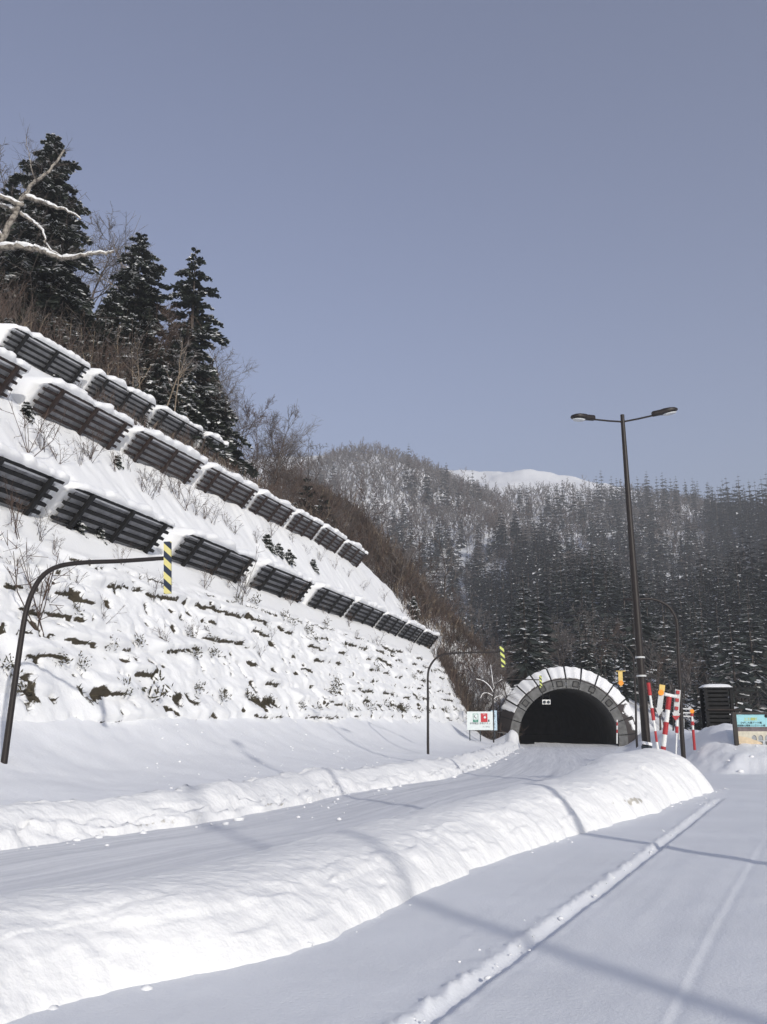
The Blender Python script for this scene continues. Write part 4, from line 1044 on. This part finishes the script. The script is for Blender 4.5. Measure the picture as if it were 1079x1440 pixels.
def place(name, meshes, loc, rz, sc, label, cat, group=None):
    """one tree: an Empty at its foot with one child per mesh"""
    e = empty(name, loc, label, cat, group, (0, 0, rz)); e.scale = (sc, sc, sc) if not isinstance(sc, tuple) else sc
    for nm, me in meshes: obj(nm, me, e)
    return e

# --- three big firs and company above the top fences
def foot(px, py_top, Y, embed=.2):
    t = at(px, py_top, Y); z = H_at(t.x, Y); return Vector((t.x, Y, z - embed)), t.z - z + embed
def big_fir(px, py, Y, seed, label, whorls=34, rmax=.20, sparse=.12, snow=.45, per=6, detail=3, base=.06, grp='firs standing above the top fences', lean=0):
    loc, h = foot(px, py, Y); T, C, S = conifer(seed, h, whorls, per, detail, rmax, base, snow, sparse, lean)
    ch = [('trunk', T.mesh('trunk', M['bark'])), ('crown', C.mesh('crown', M['needles']))]
    if S.n: ch.append(('snow', S.mesh('snow', M['snow_soft'])))
    place('fir_tree', ch, loc, 0, 1.0, label, 'fir tree', grp)
big_fir(76, 186, 74, 1, 'tallest snow dusted fir at the far left, behind a big snowy bare branch', 36, .29, .14, .8, 6)
big_fir(199, 326, 84, 2, 'middle dark fir of the three above the fences with a sharp tip', 27, .31, .20, .6, 6)
big_fir(276, 346, 88, 3, 'right hand dark fir with ragged gaps in its crown, last before the open sky', 26, .27, .30, .5, 5)
big_fir(160, 402, 80, 4, 'short bushy fir with snow on its top beside the middle fir', 20, .34, .05, .8, 6)
big_fir(20, 250, 80, 5, 'dark fir half hidden behind the tallest fir at the left edge', 34, .22, .05, .4, 6)
big_fir(250, 470, 82, 6, 'small snowy fir at the foot of the right hand fir', 16, .34, .1, .8, 6, 2)
big_fir(120, 400, 82, 8, 'small fir tucked between the tallest fir and the bushy short one', 18, .30, .05, .7, 6, 2)
big_fir(298, 510, 90, 9, 'low snowy fir leaning out at the slope edge below the right hand fir', 14, .36, .15, .8, 6, 2)

big_fir(582, 838, 118, 11, 'small dark fir in the scrub past the end of the lower fences', 14, .30, .1, .5, 6, 2)
big_fir(432, 668, 116, 12, 'small olive fir at the shoulder above the middle fences', 14, .30, .1, .3, 6, 2)
big_fir(455, 690, 118, 13, 'small fir in the brown scrub above the end of the middle fences', 12, .30, .1, .3, 6, 2)
for i, (px, py, Y, w) in enumerate([(60, 400, 76, .34), (100, 430, 74, .36), (140, 440, 76, .36), (185, 440, 80, .34), (225, 480, 80, .36), (262, 520, 84, .34), (40, 395, 80, .32), (310, 560, 90, .36), (92, 380, 84, .30)]):
    big_fir(px, py, Y, 30 + i, ['low', 'bushy', 'drooping', 'ragged', 'small', 'squat', 'broad', 'leaning', 'dark'][i] + ' snow loaded young fir in the scrub right behind the top fences', 13, w, .12, .9, 6, 2, .03, 'young firs in the scrub behind the top fences')
# snow laden branch tree at the left edge
def snowy_branch_tree():
    Yb = 66.0; b = at(-46, 470, Yb); b.z = H_at(b.x, b.y) - .3
    e = empty('bare_tree', b, 'pale twisted bare tree with thick snow lying along its long branches at the left edge', 'bare tree')
    T = MB(); S = MB(); rng = np.random.default_rng(8); tw = Q()
    def limb(pp, r0, r1, sn=True, Y=Yb, jit=.10):
        r0 *= 1.35; r1 *= 1.5
        P = [at(px, py, Y + dy) - b for (px, py, dy) in pp]; q = smooth_poly([tuple(p) for p in P], .28)
        q = q + rng.normal(0, jit * .5, q.shape); n = len(q); rr = [r0 + (r1 - r0) * i / (n - 1) for i in range(n)]
        T.tube([tuple(p) for p in q], rr, 9)
        if sn:
            s = [(p[0], p[1], p[2] + rr[i] * .80 + .02) for i, p in enumerate(q)]
            S.tube(s, [max(.02, rr[i] * (1.0 + .45 * math.sin(i * .9) * rng.random()) * (1 if 1 < i < n - 1 else .4)) for i in range(n)], 8)
        for i in range(2, n):
            for k in range(2):
                d = rng.normal(0, .5, 3) + vec(0, 0, .4) + (q[i] - q[i - 1]) / np.linalg.norm(q[i] - q[i - 1]) * .6; d /= np.linalg.norm(d); L = rng.uniform(.4, 1.3); m = q[i] + d * L
                tw.ribbon(q[i], m, .018, .010, rng)
                for z in range(3): d2 = d + rng.normal(0, .6, 3); d2 /= np.linalg.norm(d2); tw.ribbon(q[i] + d * L * rng.uniform(.4, 1), q[i] + d * L + d2 * L * .5, .011, .006, rng)
        return q
    P0 = at(-46, 470, Yb)
    limb([(-46, 478, 0), (-22, 400, 0), (0, 345, 0), (20, 302, 0), (36, 272, 0), (56, 250, .4), (76, 234, .5), (90, 210, .6)], .34, .05, False)
    limb([(-4, 350, 0), (20, 347, -.4), (50, 350, -.8), (70, 357, -1.0), (95, 364, -1.2), (125, 358, -1.5), (160, 354, -1.6)], .20, .06)
    limb([(34, 276, 0), (56, 283, -.3), (80, 292, -.7), (100, 299, -.9), (114, 308, -1)], .15, .03)
    limb([(30, 300, 0), (46, 312, -.5), (60, 324, -.8), (64, 340, -1.0)], .11, .04)
    limb([(32, 288, 0), (20, 284, -.4), (0, 276, -.8), (-30, 262, -1)], .14, .06)
    limb([(24, 296, 0), (0, 288, .3), (-30, 280, .5)], .12, .06)
    limb([(6, 334, 0), (-2, 328, -.3), (-20, 318, -.4)], .13, .08)
    limb([(62, 340, -1.0), (74, 352, -1.1), (86, 360, -1.2)], .05, .03)
    limb([(50, 254, .3), (44, 236, 0), (40, 214, 0), (36, 192, 0)], .04, .015, False)
    T.build('trunk', M['bark_pale'], e, True); S.build('snow', M['snow_soft'], e, True)
    obj('twigs', tw.mesh('twigs', M['bark']), e)
snowy_branch_tree()

# bare trees along the skyline of the slope
BM = []
for sd in range(5):
    T, C = bare(40 + sd, 10, 12, 9, 2, 1.0, .42, .22, .012, .30)
    BM.append([('trunk', T.mesh('trunk', M['bark'])), ('twigs', C.mesh('twigs', M['bark_grey']))])
BR = []
for sd in range(4):
    T, C = bare(60 + sd, 8, 12, 9, 2, 1.0, .40, .12, .009, .25)
    BR.append([('trunk', T.mesh('trunk', M['bark'])), ('twigs', C.mesh('twigs', M['twig_red']))])
BP = []
for sd in range(3):
    T, C = bare(70 + sd, 8, 8, 5, 1, 1.0, .26, .40, .008, .2)
    BP.append([('trunk', T.mesh('trunk', M['twig_tan'])), ('twigs', C.mesh('twigs', M['bark_grey']))])
rr = random.Random(3)
SKY = [(585, 838, 124, BM, 'grey bare tree rising from the brown scrub left of the forest'), (630, 895, 122, BR, 'brown bare tree in the scrub above the far end of the cut'), (478, 700, 122, BM, 'grey bare tree among the brown scrub past the middle fences'), (530, 775, 122, BR, 'brown bare tree among the scrub past the middle fences'), (700, 925, 117, BM, 'grey bare tree on the slope left of the tunnel arch'), (716, 905, 119, BM, 'taller grey bare tree behind the left shoulder of the tunnel arch'), (684, 905, 116, BR, 'brown bare tree above the white road sign'), (668, 918, 117, BR, 'brown bare tree at the lower end of the scrub band'), (408, 618, 118, BM, 'grey bare tree at the top of the brown scrub'), (8, 182, 96, BM, 'tall misty grey bare tree cut by the left picture edge'), (-12, 210, 90, BM, 'grey bare tree just at the left picture edge, behind the snowy branches'),
       (128, 318, 92, BM, 'fine twigged bare tree between the tallest fir and the middle fir'), (110, 300, 96, BM, 'faint grey bare tree behind the tallest fir'),
       (185, 318, 90, BP, 'bare spindly top poking up beside the middle fir'), (318, 490, 92, BM, 'grey bare tree right under the last fir of the slope'),
       (345, 552, 98, BM, 'grey bare tree with fine twigs on the slope skyline'), (378, 566, 101, BM, 'pale round crowned bare tree at the outer end of the slope skyline'),
       (398, 590, 104, BM, 'outermost grey bare tree over the distant snowy peak'), (330, 540, 96, BR, 'reddish bare tree among the skyline twigs'),
       (360, 600, 99, BR, 'low reddish bare tree behind the top fence end'), (300, 560, 90, BR, 'reddish bare tree at the far end of the top fences'),
       (392, 640, 104, BR, 'low reddish bare tree above the middle fence row'), (425, 655, 110, BR, 'reddish brown bare tree on the slope shoulder'), (450, 690, 114, BR, 'brown bare tree above the end of the middle fence row'),
       (235, 452, 76, BP, 'pale slender sapling in front of the middle fir'), (252, 462, 77, BP, 'pale leaning sapling left of the right hand fir'), (215, 470, 75, BP, 'pale thin sapling below the middle fir'), (262, 480, 79, BP, 'pale crooked sapling below the right hand fir'),
       (190, 480, 74, BP, 'pale thin sapling above the second top fence'), (280, 500, 82, BP, 'pale sapling at the foot of the right hand fir'), (160, 470, 73, BR, 'reddish bare tree below the short bushy fir'), (210, 440, 80, BR, 'reddish bare tree between the middle and right hand firs'),
       (245, 430, 84, BR, 'reddish bare tree behind the pale saplings'), (70, 400, 72, BP, 'pale thin sapling at the foot of the tallest fir'), (105, 420, 73, BP, 'pale sapling between the tallest fir and the top fences'), (130, 430, 74, BP, 'pale forked sapling behind the first top fence'), (175, 455, 76, BP, 'pale sapling behind the gap of the top fences'), (45, 390, 74, BR, 'reddish bare tree below the snowy branches'), (310, 520, 92, BM, 'grey bare tree beside the last fir'), (290, 480, 92, BM, 'grey bare tree behind the last fir')]
for i, (px, py, Y, kinds, lab) in enumerate(SKY):
    loc, h = foot(px, py, Y); base_h = 10 if kinds is BM else 8
    place('bare_tree', kinds[i % len(kinds)], loc, rr.random() * 6.28, max(.25, h / base_h), lab, 'bare tree', 'bare trees on the slope skyline')

# --- reddish scrub: one mass nobody could count
def scrub():
    rng = np.random.default_rng(21); q = Q(); spots = []
    for k in range(1250):
        s = rng.uniform(17.2, 30); l = rng.uniform(-10, lend(np.array(s)) + 20); spots.append((l, s, rng.uniform(1.4, 4.6)))
    for k in range(1800):
        s = rng.uniform(-4.5, 24); l = lend(np.array(s)) + rng.uniform(4, 42) ** 1.0 + max(0, 6 - s) * .5; spots.append((l, s, rng.uniform(1.2, 3.6) * (1 if s > 2 else .8)))
    for k in range(300):
        s = rng.uniform(8.2, 14.3); l = rng.uniform(20, lend(np.array(s)) + 4); spots.append((l, s, rng.uniform(.6, 1.6)))
    P3 = RIDGES[3][0]
    for k in range(3300):
        i = rng.integers(0, len(P3) - 1); t = rng.random(); x = P3[i][0] + t * (P3[i + 1][0] - P3[i][0]) + min(2.5, rng.normal(-.5, 2.2)); y = P3[i][1] + t * (P3[i + 1][1] - P3[i][1]) + rng.uniform(-9, 5)
        l, s = ls(np.array([x]), np.array([y])); spots.append((float(l[0]), float(s[0]), rng.uniform(1.1, 2.8)))
    for k in range(520):
        x = rng.uniform(8.5, 16.5); y = rng.uniform(112.5, 127); l, s = ls(np.array([x]), np.array([y])); spots.append((float(l[0]), float(s[0]), rng.uniform(.8, 2.4)))
    SA = np.array([(float(l), float(s), float(h)) for l, s, h in spots]); XA, YA = xy(SA[:, 0], SA[:, 1]); ZA = np.where(SA[:, 0] > 60, H(XA, YA), hill_z(SA[:, 0], SA[:, 1]))
    patch = vn(XA * .16, YA * .12, 232); q2 = Q(); q3 = Q()
    for (l, s, h), x, y, z, pv in zip(SA, XA, YA, ZA, patch):
        h = h * (.55 + .9 * pv) * rng.uniform(.6, 1.25); o = vec(x, y, z - .1); u = rng.random(); g = q2 if u < .42 else (q3 if u < .52 else q)
        for st in range(3):
            d = vec(rng.normal(0, .34), rng.normal(0, .34), 1); d /= np.linalg.norm(d); a = o + vec(rng.normal(0, .3), rng.normal(0, .3), 0); b = a + d * h * rng.uniform(.6, 1.1); w = .012 + .00020 * y
            g.ribbon(a, b, w, w * .5, rng)
            for t in range(4):
                e = d + rng.normal(0, .5, 3); e /= np.linalg.norm(e); c = a + (b - a) * rng.uniform(.3, 1); g.ribbon(c, c + e * h * rng.uniform(.2, .5), w * .6, w * .35, rng)
    Vs, Fs, Ms, nb = [], [], [], 0
    for k, g in enumerate((q, q2, q3)):
        V, F = g.arr(); Vs.append(V); Fs.append(F + nb); Ms.append(np.full(len(F), k)); nb += len(V)
    o = obj('scrub', np_mesh('scrub', np.concatenate(Vs), np.concatenate(Fs), [M['twig_red'], M['bark'], M['twig_tan']], np.concatenate(Ms), smooth=False)); props(o, 'reddish brown leafless scrub covering the slope edge and the ground below the firs', 'scrub', None, 'stuff')
scrub()

# --- bare shrubs and little firs growing out of the snow between the fences and on the cut
SH = []
for sd in range(6):
    rng = np.random.default_rng(200 + sd); q = Q()
    for st in range(5 + sd % 3):
        d = vec(rng.normal(0, .35), rng.normal(0, .35), 1); d /= np.linalg.norm(d); a = vec(rng.normal(0, .08), rng.normal(0, .08), -.15); L = rng.uniform(.9, 1.8); b = a + d * L
        mid = a + d * L * .5 + rng.normal(0, .06, 3); q.limb(a, mid, .016, .012); q.limb(mid, b, .012, .006)
        for t in range(6):
            c = mid + (b - mid) * rng.uniform(-.5, 1); e = d + rng.normal(0, .55, 3); e /= np.linalg.norm(e); ll = L * rng.uniform(.15, .4); q.ribbon(c, c + e * ll, .009, .005, rng)
            for z in range(2): e2 = e + rng.normal(0, .5, 3); e2 /= np.linalg.norm(e2); q.ribbon(c + e * ll * .6, c + e * ll * .6 + e2 * ll * .6, .007, .004, rng)
    SH.append(q.mesh('bare_shrub', M['bark'] if sd % 2 else M['twig_red']))
def on_slope(px, py, srange=(-5.2, 30)):
    """point of the slope seen at a pixel"""
    u = (px - 539.5) / FPX; v = (720 - py) / FPX; d = cP - v * sP
    Y = np.arange(20, 130, .15); X = u / d * Y; Z = EYE + (sP + v * cP) / d * Y
    l, s = ls(X, Y); hz = hill_z(l, s); ok = (s > srange[0]) & (Z < hz)
    if not ok.any(): return None
    i = int(np.argmax(ok)); return Vector((X[i], Y[i], hz[i]))
def where_on_slope(p):
    l, s = ls(np.array([p.x]), np.array([p.y])); l, s = float(l[0]), float(s[0])
    if s < -1.0:
        zz = 'at the foot of the cut face' if p.z < 3.9 else ('halfway up the cut face' if p.z < 7 else 'high on the cut face')
        return zz + (' by the near pole' if l < 8 else (' below the third lower fence' if l < 25 else (' near its middle' if l < 48 else ' near its far end')))
    fs = min(FENCES, key=lambda f: abs(f[0] - l) + 3 * abs(f[1] - s))
    k = [f for f in FENCES if f[1] == fs[1]].index(fs); row = {-0.3: 'lower', 5.6: 'middle', 14.8: 'top'}[fs[1]]
    return ('above' if s > fs[1] + .8 else 'before') + f' the {ORD[k].replace(" from left", "")} {row} fence'
shr = [(40, 640, 1.5), (58, 632, 1.3), (82, 650, 1.0), (112, 655, .9), (125, 645, 1.2), (128, 650, 1.0), (160, 662, .8), (180, 660, .9), (200, 690, 1.0), (212, 700, 1.1), (222, 690, 1.0), (205, 675, .8), (262, 715, 1.2), (275, 722, 1.1), (288, 728, 1.0), (300, 735, 1.0), (318, 742, .9), (330, 752, .9), (250, 700, .9),
       (240, 690, .9), (60, 560, .9), (140, 600, .9), (130, 545, .8), (190, 600, .8), (20, 755, 1.2), (55, 760, .8), (75, 780, .7), (336, 850, 1.7), (408, 850, 1.3), (345, 835, 1.0), (288, 830, .9), (455, 862, .9), (490, 880, .9), (530, 915, 1.1), (575, 920, 1.0), (500, 900, .8), (52, 885, 1.8), (60, 860, 1.0), (20, 800, .8), (215, 850, .9), (145, 880, .7), (105, 830, .7),
       (270, 905, .7), (365, 930, .7), (230, 910, .8), (380, 900, .7), (440, 930, .6), (225, 840, 1.0), (170, 800, .7), (410, 765, .9), (430, 780, .8), (450, 790, .9), (470, 800, .8), (490, 812, .9), (382, 752, .9), (360, 762, .8), (510, 830, .9), (540, 845, .9), (566, 862, .9)]
rr = random.Random(12)
for i, (px, py, h) in enumerate(shr):
    p = on_slope(px, py)
    if p is None: continue
    o = obj('bare_shrub', SH[i % 6], None, p); o.rotation_euler = (rr.uniform(-.1, .1), rr.uniform(-.1, .1), rr.random() * 6.28); o.scale = (h, h, h)
    props(o, ('tall' if h > 1.05 else 'small') + ' leafless shrub ' + where_on_slope(p), 'shrub', 'leafless shrubs on the slope')
def small_fir(sd, h): return conifer(sd, h, 6, 6, 2, .52, .02, .8, .15)
SF = []
for sd in range(4):
    T, C, S = small_fir(300 + sd, 2.0); SF.append([('trunk', T.mesh('trunk', M['bark'])), ('crown', C.mesh('crown', M['needles'])), ('snow', S.mesh('snow', M['snow_soft']))])
for i, (px, py, h) in enumerate([(30, 462, 2.2), (62, 520, 2.0), (75, 530, 1.7), (36, 585, 1.3), (10, 470, 2.2), (165, 655, 1.2), (45, 715, 1.5), (105, 745, 1.4), (135, 755, 1.3), (178, 765, 1.7), (190, 770, 1.4), (300, 805, 1.6), (320, 800, 1.7), (380, 828, 1.4), (398, 838, 1.2), (452, 850, 1.2), (255, 600, 1.7), (240, 590, 2.2), (262, 610, 1.6), (180, 580, 1.8), (200, 595, 1.6), (375, 770, 2.0), (392, 780, 1.7), (407, 790, 1.8), (440, 800, 1.6), (415, 720, 2.0), (430, 740, 1.8), (450, 760, 1.8), (585, 880, 2.6), (578, 872, 1.6), (560, 890, 1.2), (540, 880, 1.2), (610, 910, 1.2), (600, 900, 1.3)]):
    p = on_slope(px, py, (-1.5, 40))
    if p is None: continue
    place('young_fir', SF[i % 4], p - Vector((0, 0, .15)), rr.random() * 6.28, h / 2.9, ('larger' if h > 1.65 else 'small') + ' snow dusted young fir ' + where_on_slope(p), 'young fir', 'young firs among the fences')
# evergreen tufts on the cut face
TF = []
for sd in range(4):
    rng = np.random.default_rng(400 + sd); q = Q()
    for k in range(70):
        a = rng.normal(0, .16, 3) * vec(1, 1, .9) + vec(0, 0, .2); d = rng.normal(0, .7, 3) + vec(0, 0, .35); d /= np.linalg.norm(d); L = rng.uniform(.10, .24); n = np.cross(d, rng.normal(0, 1, 3)); n /= np.linalg.norm(n); w = .025
        q.quad(a, a + d * L * .5 - n * w, a + d * L, a + d * L * .5 + n * w)
    TF.append(q.mesh('evergreen_tuft', M['grass']))
for i, (px, py, h) in enumerate([(212, 985, 1.7), (165, 985, 1.2), (8, 945, 1.0), (80, 935, .9), (108, 940, .8), (20, 978, 1.1), (275, 975, .9), (345, 985, 1.1), (375, 990, .8), (310, 985, .9), (467, 972, 1.7), (462, 980, 1.2), (515, 998, 1.4), (543, 1000, 1.6), (560, 1000, 1.3), (570, 998, 1.1), (535, 880, 1.0), (580, 955, 1.2), (610, 945, .9), (625, 1000, 1.0), (440, 905, 1.2), (480, 915, 1.1), (550, 920, 1.0), (525, 943, 1.3), (585, 985, 1.1), (100, 868, .9), (150, 915, .9), (430, 890, 1.2), (405, 880, 1.1), (355, 850, 1.1), (395, 870, 1.1), (330, 845, .9), (455, 880, 1.1), (190, 910, .9), (270, 925, 1.0), (295, 925, 1.0), (262, 897, .8), (285, 895, .9), (420, 1000, .9), (445, 1000, .8), (600, 1000, .9), (490, 1000, .8)]):
    p = on_slope(px, py)
    if p is None: continue
    o = obj('evergreen_tuft', TF[i % 4], None, p + Vector((.2, -.1, -.05))); o.rotation_euler = (0, 0, rr.random() * 6.28); o.scale = (h, h, h)
    props(o, ('big' if h > 1.15 else 'small') + ' dark evergreen tuft ' + where_on_slope(p), 'tuft', 'evergreen tufts on the cut face')

# --- the mountain forest
def forest():
    rng = np.random.default_rng(77); step = 4.9
    gx, gy = np.meshgrid(np.arange(-260, 760, step), np.arange(117, 1260, step)); X = gx.ravel() + rng.uniform(-2.4, 2.4, gx.size); Y = gy.ravel() + rng.uniform(-2.4, 2.4, gx.size)
    keep = (np.abs(X / Y) < .50); keep &= rng.random(len(X)) < np.clip(1.15 - Y / 2600, .35, 1); X, Y = X[keep], Y[keep]
    Z, idx = mountain(X, Y, True)
    tx, ty = tun(X, Y); keep = ~((np.abs(tx) < 9.8) & (ty < 12)) & ~((ty < 1) & (np.abs(tx) < 14))
    l, s = ls(X, Y); hz = np.where((l < 118) & (s > -6), hill_z(l, s), -99); keep &= hz < Z + .5
    X, Y, Z, idx = X[keep], Y[keep], Z[keep], idx[keep]
    # can it be seen?
    ok = np.ones(len(X), bool); top = Z + 17
    for t in np.linspace(.08, .975, 60):
        hx, hy = X * t, Y * t; hh = H(hx, hy); ok &= hh < EYE + (top - EYE) * t + .5
    X, Y, Z, idx = X[ok], Y[ok], Z[ok], idx[ok]
    d = np.hypot(X, Y); n1 = fbm(X / 55, Y / 55, 3, 201); n2 = fbm(X / 26, Y / 26, 2, 202); el = (Z - 2) / Y
    # pixel row and column of each foot, used to tell the stands apart
    px = 539.5 + FPX * X / (Y * cP + (Z - EYE) * sP); py = 720 - FPX * ((Z - EYE) * cP - Y * sP) / (Y * cP + (Z - EYE) * sP)
    n3 = fbm(X / 34 + 9, Y / 60, 3, 207)
    pc = np.where(idx == 0, .42 + 1.2 * n1 + .5 * n2, np.where(idx == 2, .64 + 1.1 * n1 + .3 * n2, np.where(idx == 4, .5 + n1, np.where(idx == 3, .0, np.where(Z > 200, -1, .10 + .3 * n1 + .12 * sst(170, 120, Z))))))
    pc = np.where((idx == 0) & (Z > 120), pc - (Z - 120) / 110, pc)
    pc = np.where((idx == 0) & (X < .02 * Y - 4) & (Y < 300), pc - .25, pc); pc = np.where((d < 190) & (idx != 3), np.maximum(pc, .50), pc)
    pb = np.where(idx == 3, np.where(Z < 22, .8, .25), np.where(idx == 1, np.clip(.4 * n1 - .12, 0, 1) + .95 * sst(226, 178, Z) , .85 + .9 * n3 + .3 * sst(90, 150, Z)))
    gap = (idx == 0) & (n3 < -.07) & (d > 150); pc = np.where(gap, pc * .35, pc); pb = np.where(gap & (Z < 110), pb * .62, pb)
    u = rng.random(len(X)); con = u < pc; bar = (~con) & (rng.random(len(X)) < np.clip(pb, .0, .95))
    return X, Y, Z, d, con, bar, idx, rng
def join(name, mats, groups, label, cat):
    """groups: (V, F, material index) sets with per tree transforms, merged in one mesh"""
    Vs, Fs, Ms = [], [], []; nb = 0
    for (V, F, mi, P, rot, sc) in groups:
        n = len(P)
        if n == 0 or len(V) == 0: continue
        c, s = np.cos(rot)[:, None], np.sin(rot)[:, None]
        W = np.stack([(V[None, :, 0] * c - V[None, :, 1] * s) * sc[:, None], (V[None, :, 0] * s + V[None, :, 1] * c) * sc[:, None], np.broadcast_to(V[None, :, 2], (n, len(V))) * sc[:, None]], -1) + P[:, None, :]
        Vs.append(W.reshape(-1, 3)); Fs.append((F[None] + (nb + np.arange(n) * len(V))[:, None, None]).reshape(-1, 4)); Ms.append(np.full(n * len(F), mi)); nb += n * len(V)
    if not Vs: return
    o = obj(name, np_mesh(name, np.concatenate(Vs), np.concatenate(Fs), mats, np.concatenate(Ms), smooth=False)); props(o, label, cat, None, 'stuff')
X, Y, Z, D, con, bar, ridx, rng = forest()
print('FOREST', len(X), 'conifers', int(con.sum()), 'bare', int(bar.sum()))
NV = 5
near_c = [conifer(500 + i, 16, 20, 6, 1, .20 + .025 * (i % 3), .12, .62) for i in range(NV)]
near_b = [bare(600 + i, 11, 11, 7, 1, 1.6, .36, .25, .012) for i in range(NV)]
mid_c = [conifer(520 + i, 16, 14, 6, 0, .21 + .025 * (i % 3), .10, .20) for i in range(NV)]
mid_b = [bare(620 + i, 11, 7, 7, 0, 3.2, .36, .25, .012) for i in range(NV)]
far_c = [conifer(540 + i, 16, 9, 5, 0, .25, .08, .07) for i in range(3)]
far_b = [bare(640 + i, 11, 6, 6, 0, 6.6, .40, .2, .014) for i in range(3)]
order_c = np.where(con)[0][np.argsort(D[con])]; order_b = np.where(bar)[0][np.argsort(D[bar])]
meshes_c = [[('trunk', t.mesh('trunk', M['bark'])), ('crown', c.mesh('crown', M['needles_far'])), ('snow', s.mesh('snow', M['snow_soft']))] for t, c, s in near_c]
tw_m = ['bark_grey', 'twig_red', 'bark_grey', 'twig_red', 'bark_grey']
meshes_b = [[('trunk', t.mesh('trunk', M['bark'])), ('twigs', c.mesh('twigs', M[tw_m[i]]))] for i, (t, c) in enumerate(near_b)]
sc_c = (.52 + .95 * rng.random(len(X)) ** 1.2) * np.where(ridx == 2, 1.25, 1.0) * np.where(D > 220, 1.22, 1.0); sc_b = rng.uniform(.6, 1.15, len(X)) * np.where((D > 420) & (ridx == 0), 1.35, 1.0); rots = rng.uniform(0, 6.28, len(X)); kind = rng.integers(0, NV, len(X))
def sector(i):
    px = 539.5 + FPX * X[i] / (Y[i] * cP + (Z[i] - EYE) * sP)
    return 'left of the tunnel arch' if px < 690 else ('above the tunnel arch' if px < 880 else ('right of the tall street lamp' if px < 990 else 'behind the slatted tower and info board'))
for i in order_c[:300]:
    place('fir_tree', meshes_c[kind[i]], (X[i], Y[i], Z[i] - .3), rots[i], float(sc_c[i]), 'snow dusted fir in the mountain forest ' + sector(i), 'fir tree', 'firs of the mountain forest')
for i in order_b[:300]:
    place('bare_tree', meshes_b[kind[i]], (X[i], Y[i], Z[i] - .2), rots[i], float(sc_b[i]), 'leafless tree in the mountain forest ' + sector(i), 'bare tree', 'leafless trees of the mountain forest')
def split(order, near, far, sc, lim, mats):
    g = []
    for lo, hi, lod in ((0, lim, near), (lim, 1e9, far)):
        for k in range(len(lod)):
            ii = np.array([i for i in order if lo <= D[i] < hi and kind[i] % len(lod) == k], int)
            P = np.stack([X[ii], Y[ii], Z[ii] - .3], -1)
            for j, part in enumerate(lod[k]):
                V, F = part.arr()
                if len(F): g.append((V, F, mats(j, k), P, rots[ii], sc[ii]))
    return g
join('fir_forest', [M['bark'], M['needles_far'], M['snow_soft']], split(order_c[300:], mid_c, far_c, sc_c, 620, lambda j, k: j), 'dark snow dusted fir forest on the higher mountain sides', 'forest')
join('leafless_forest', [M['bark'], M['bark_grey'], M['twig_red']], split(order_b[300:], mid_b, far_b, sc_b, 560, lambda j, k: 0 if j == 0 else (2 if k % 2 else 1)), 'grey brown leafless forest on the higher mountain sides', 'forest')

# small bare tree with snowy forked limbs beside the portal
def forked():
    b = at(692, 1026, 104); b.z = H_at(b.x, b.y) - .3; e = empty('bare_tree', b, 'bare tree with snowy forked limbs just left of the tunnel mouth', 'bare tree')
    T, S = MB(), MB(); rng = np.random.default_rng(15); tw = Q()
    for pts, r in (([(692, 1030), (693, 990), (694, 965)], .16), ([(694, 975), (689, 966), (680, 958), (670, 955)], .09), ([(694, 980), (686, 975), (679, 976), (676, 982)], .08), ([(694, 970), (699, 962), (706, 955)], .08), ([(694, 966), (692, 950), (690, 935)], .07), ([(693, 985), (699, 980), (705, 978)], .06)):
        P = [at(px, py, 104) - b for px, py in pts]; q = smooth_poly([tuple(p) for p in P], .4); n = len(q); rr_ = [r * (1 - .6 * i / n) for i in range(n)]
        T.tube([tuple(p) for p in q], rr_, 7)
        if r < .1: S.tube([(p[0], p[1] - .02, p[2] + rr_[i] * .8) for i, p in enumerate(q)], [x * .9 for x in rr_], 6)
        for p in q[2:]:
            for k in range(5):
                d_ = rng.normal(0, .6, 3) + vec(0, 0, .5); d_ /= np.linalg.norm(d_); L = rng.uniform(.5, 1.5); tw.ribbon(p, p + d_ * L, .03, .012, rng)
    T.build('trunk', M['bark'], e, True); S.build('snow', M['snow_soft'], e, True); obj('twigs', tw.mesh('twigs', M['bark_grey']), e)
forked()

# ------------------------------------------------------------------ cold hazy air
HAZE = 0.00066
hm = bpy.data.materials.new('haze'); hm.use_nodes = True; hn = hm.node_tree; hn.nodes.clear()
ho = hn.nodes.new('ShaderNodeOutputMaterial'); hv = hn.nodes.new('ShaderNodeVolumePrincipled')
hv.inputs['Color'].default_value = (0.86, 0.88, 0.92, 1); hv.inputs['Density'].default_value = HAZE; hv.inputs['Anisotropy'].default_value = 0.1
hn.links.new(hv.outputs[0], ho.inputs['Volume'])
hb = MB().box((300, 850, 188), 4400, 4300, 394)
ho_ = hb.build('haze', hm); props(ho_, 'thin cold haze over the valley', 'haze', None, 'stuff')
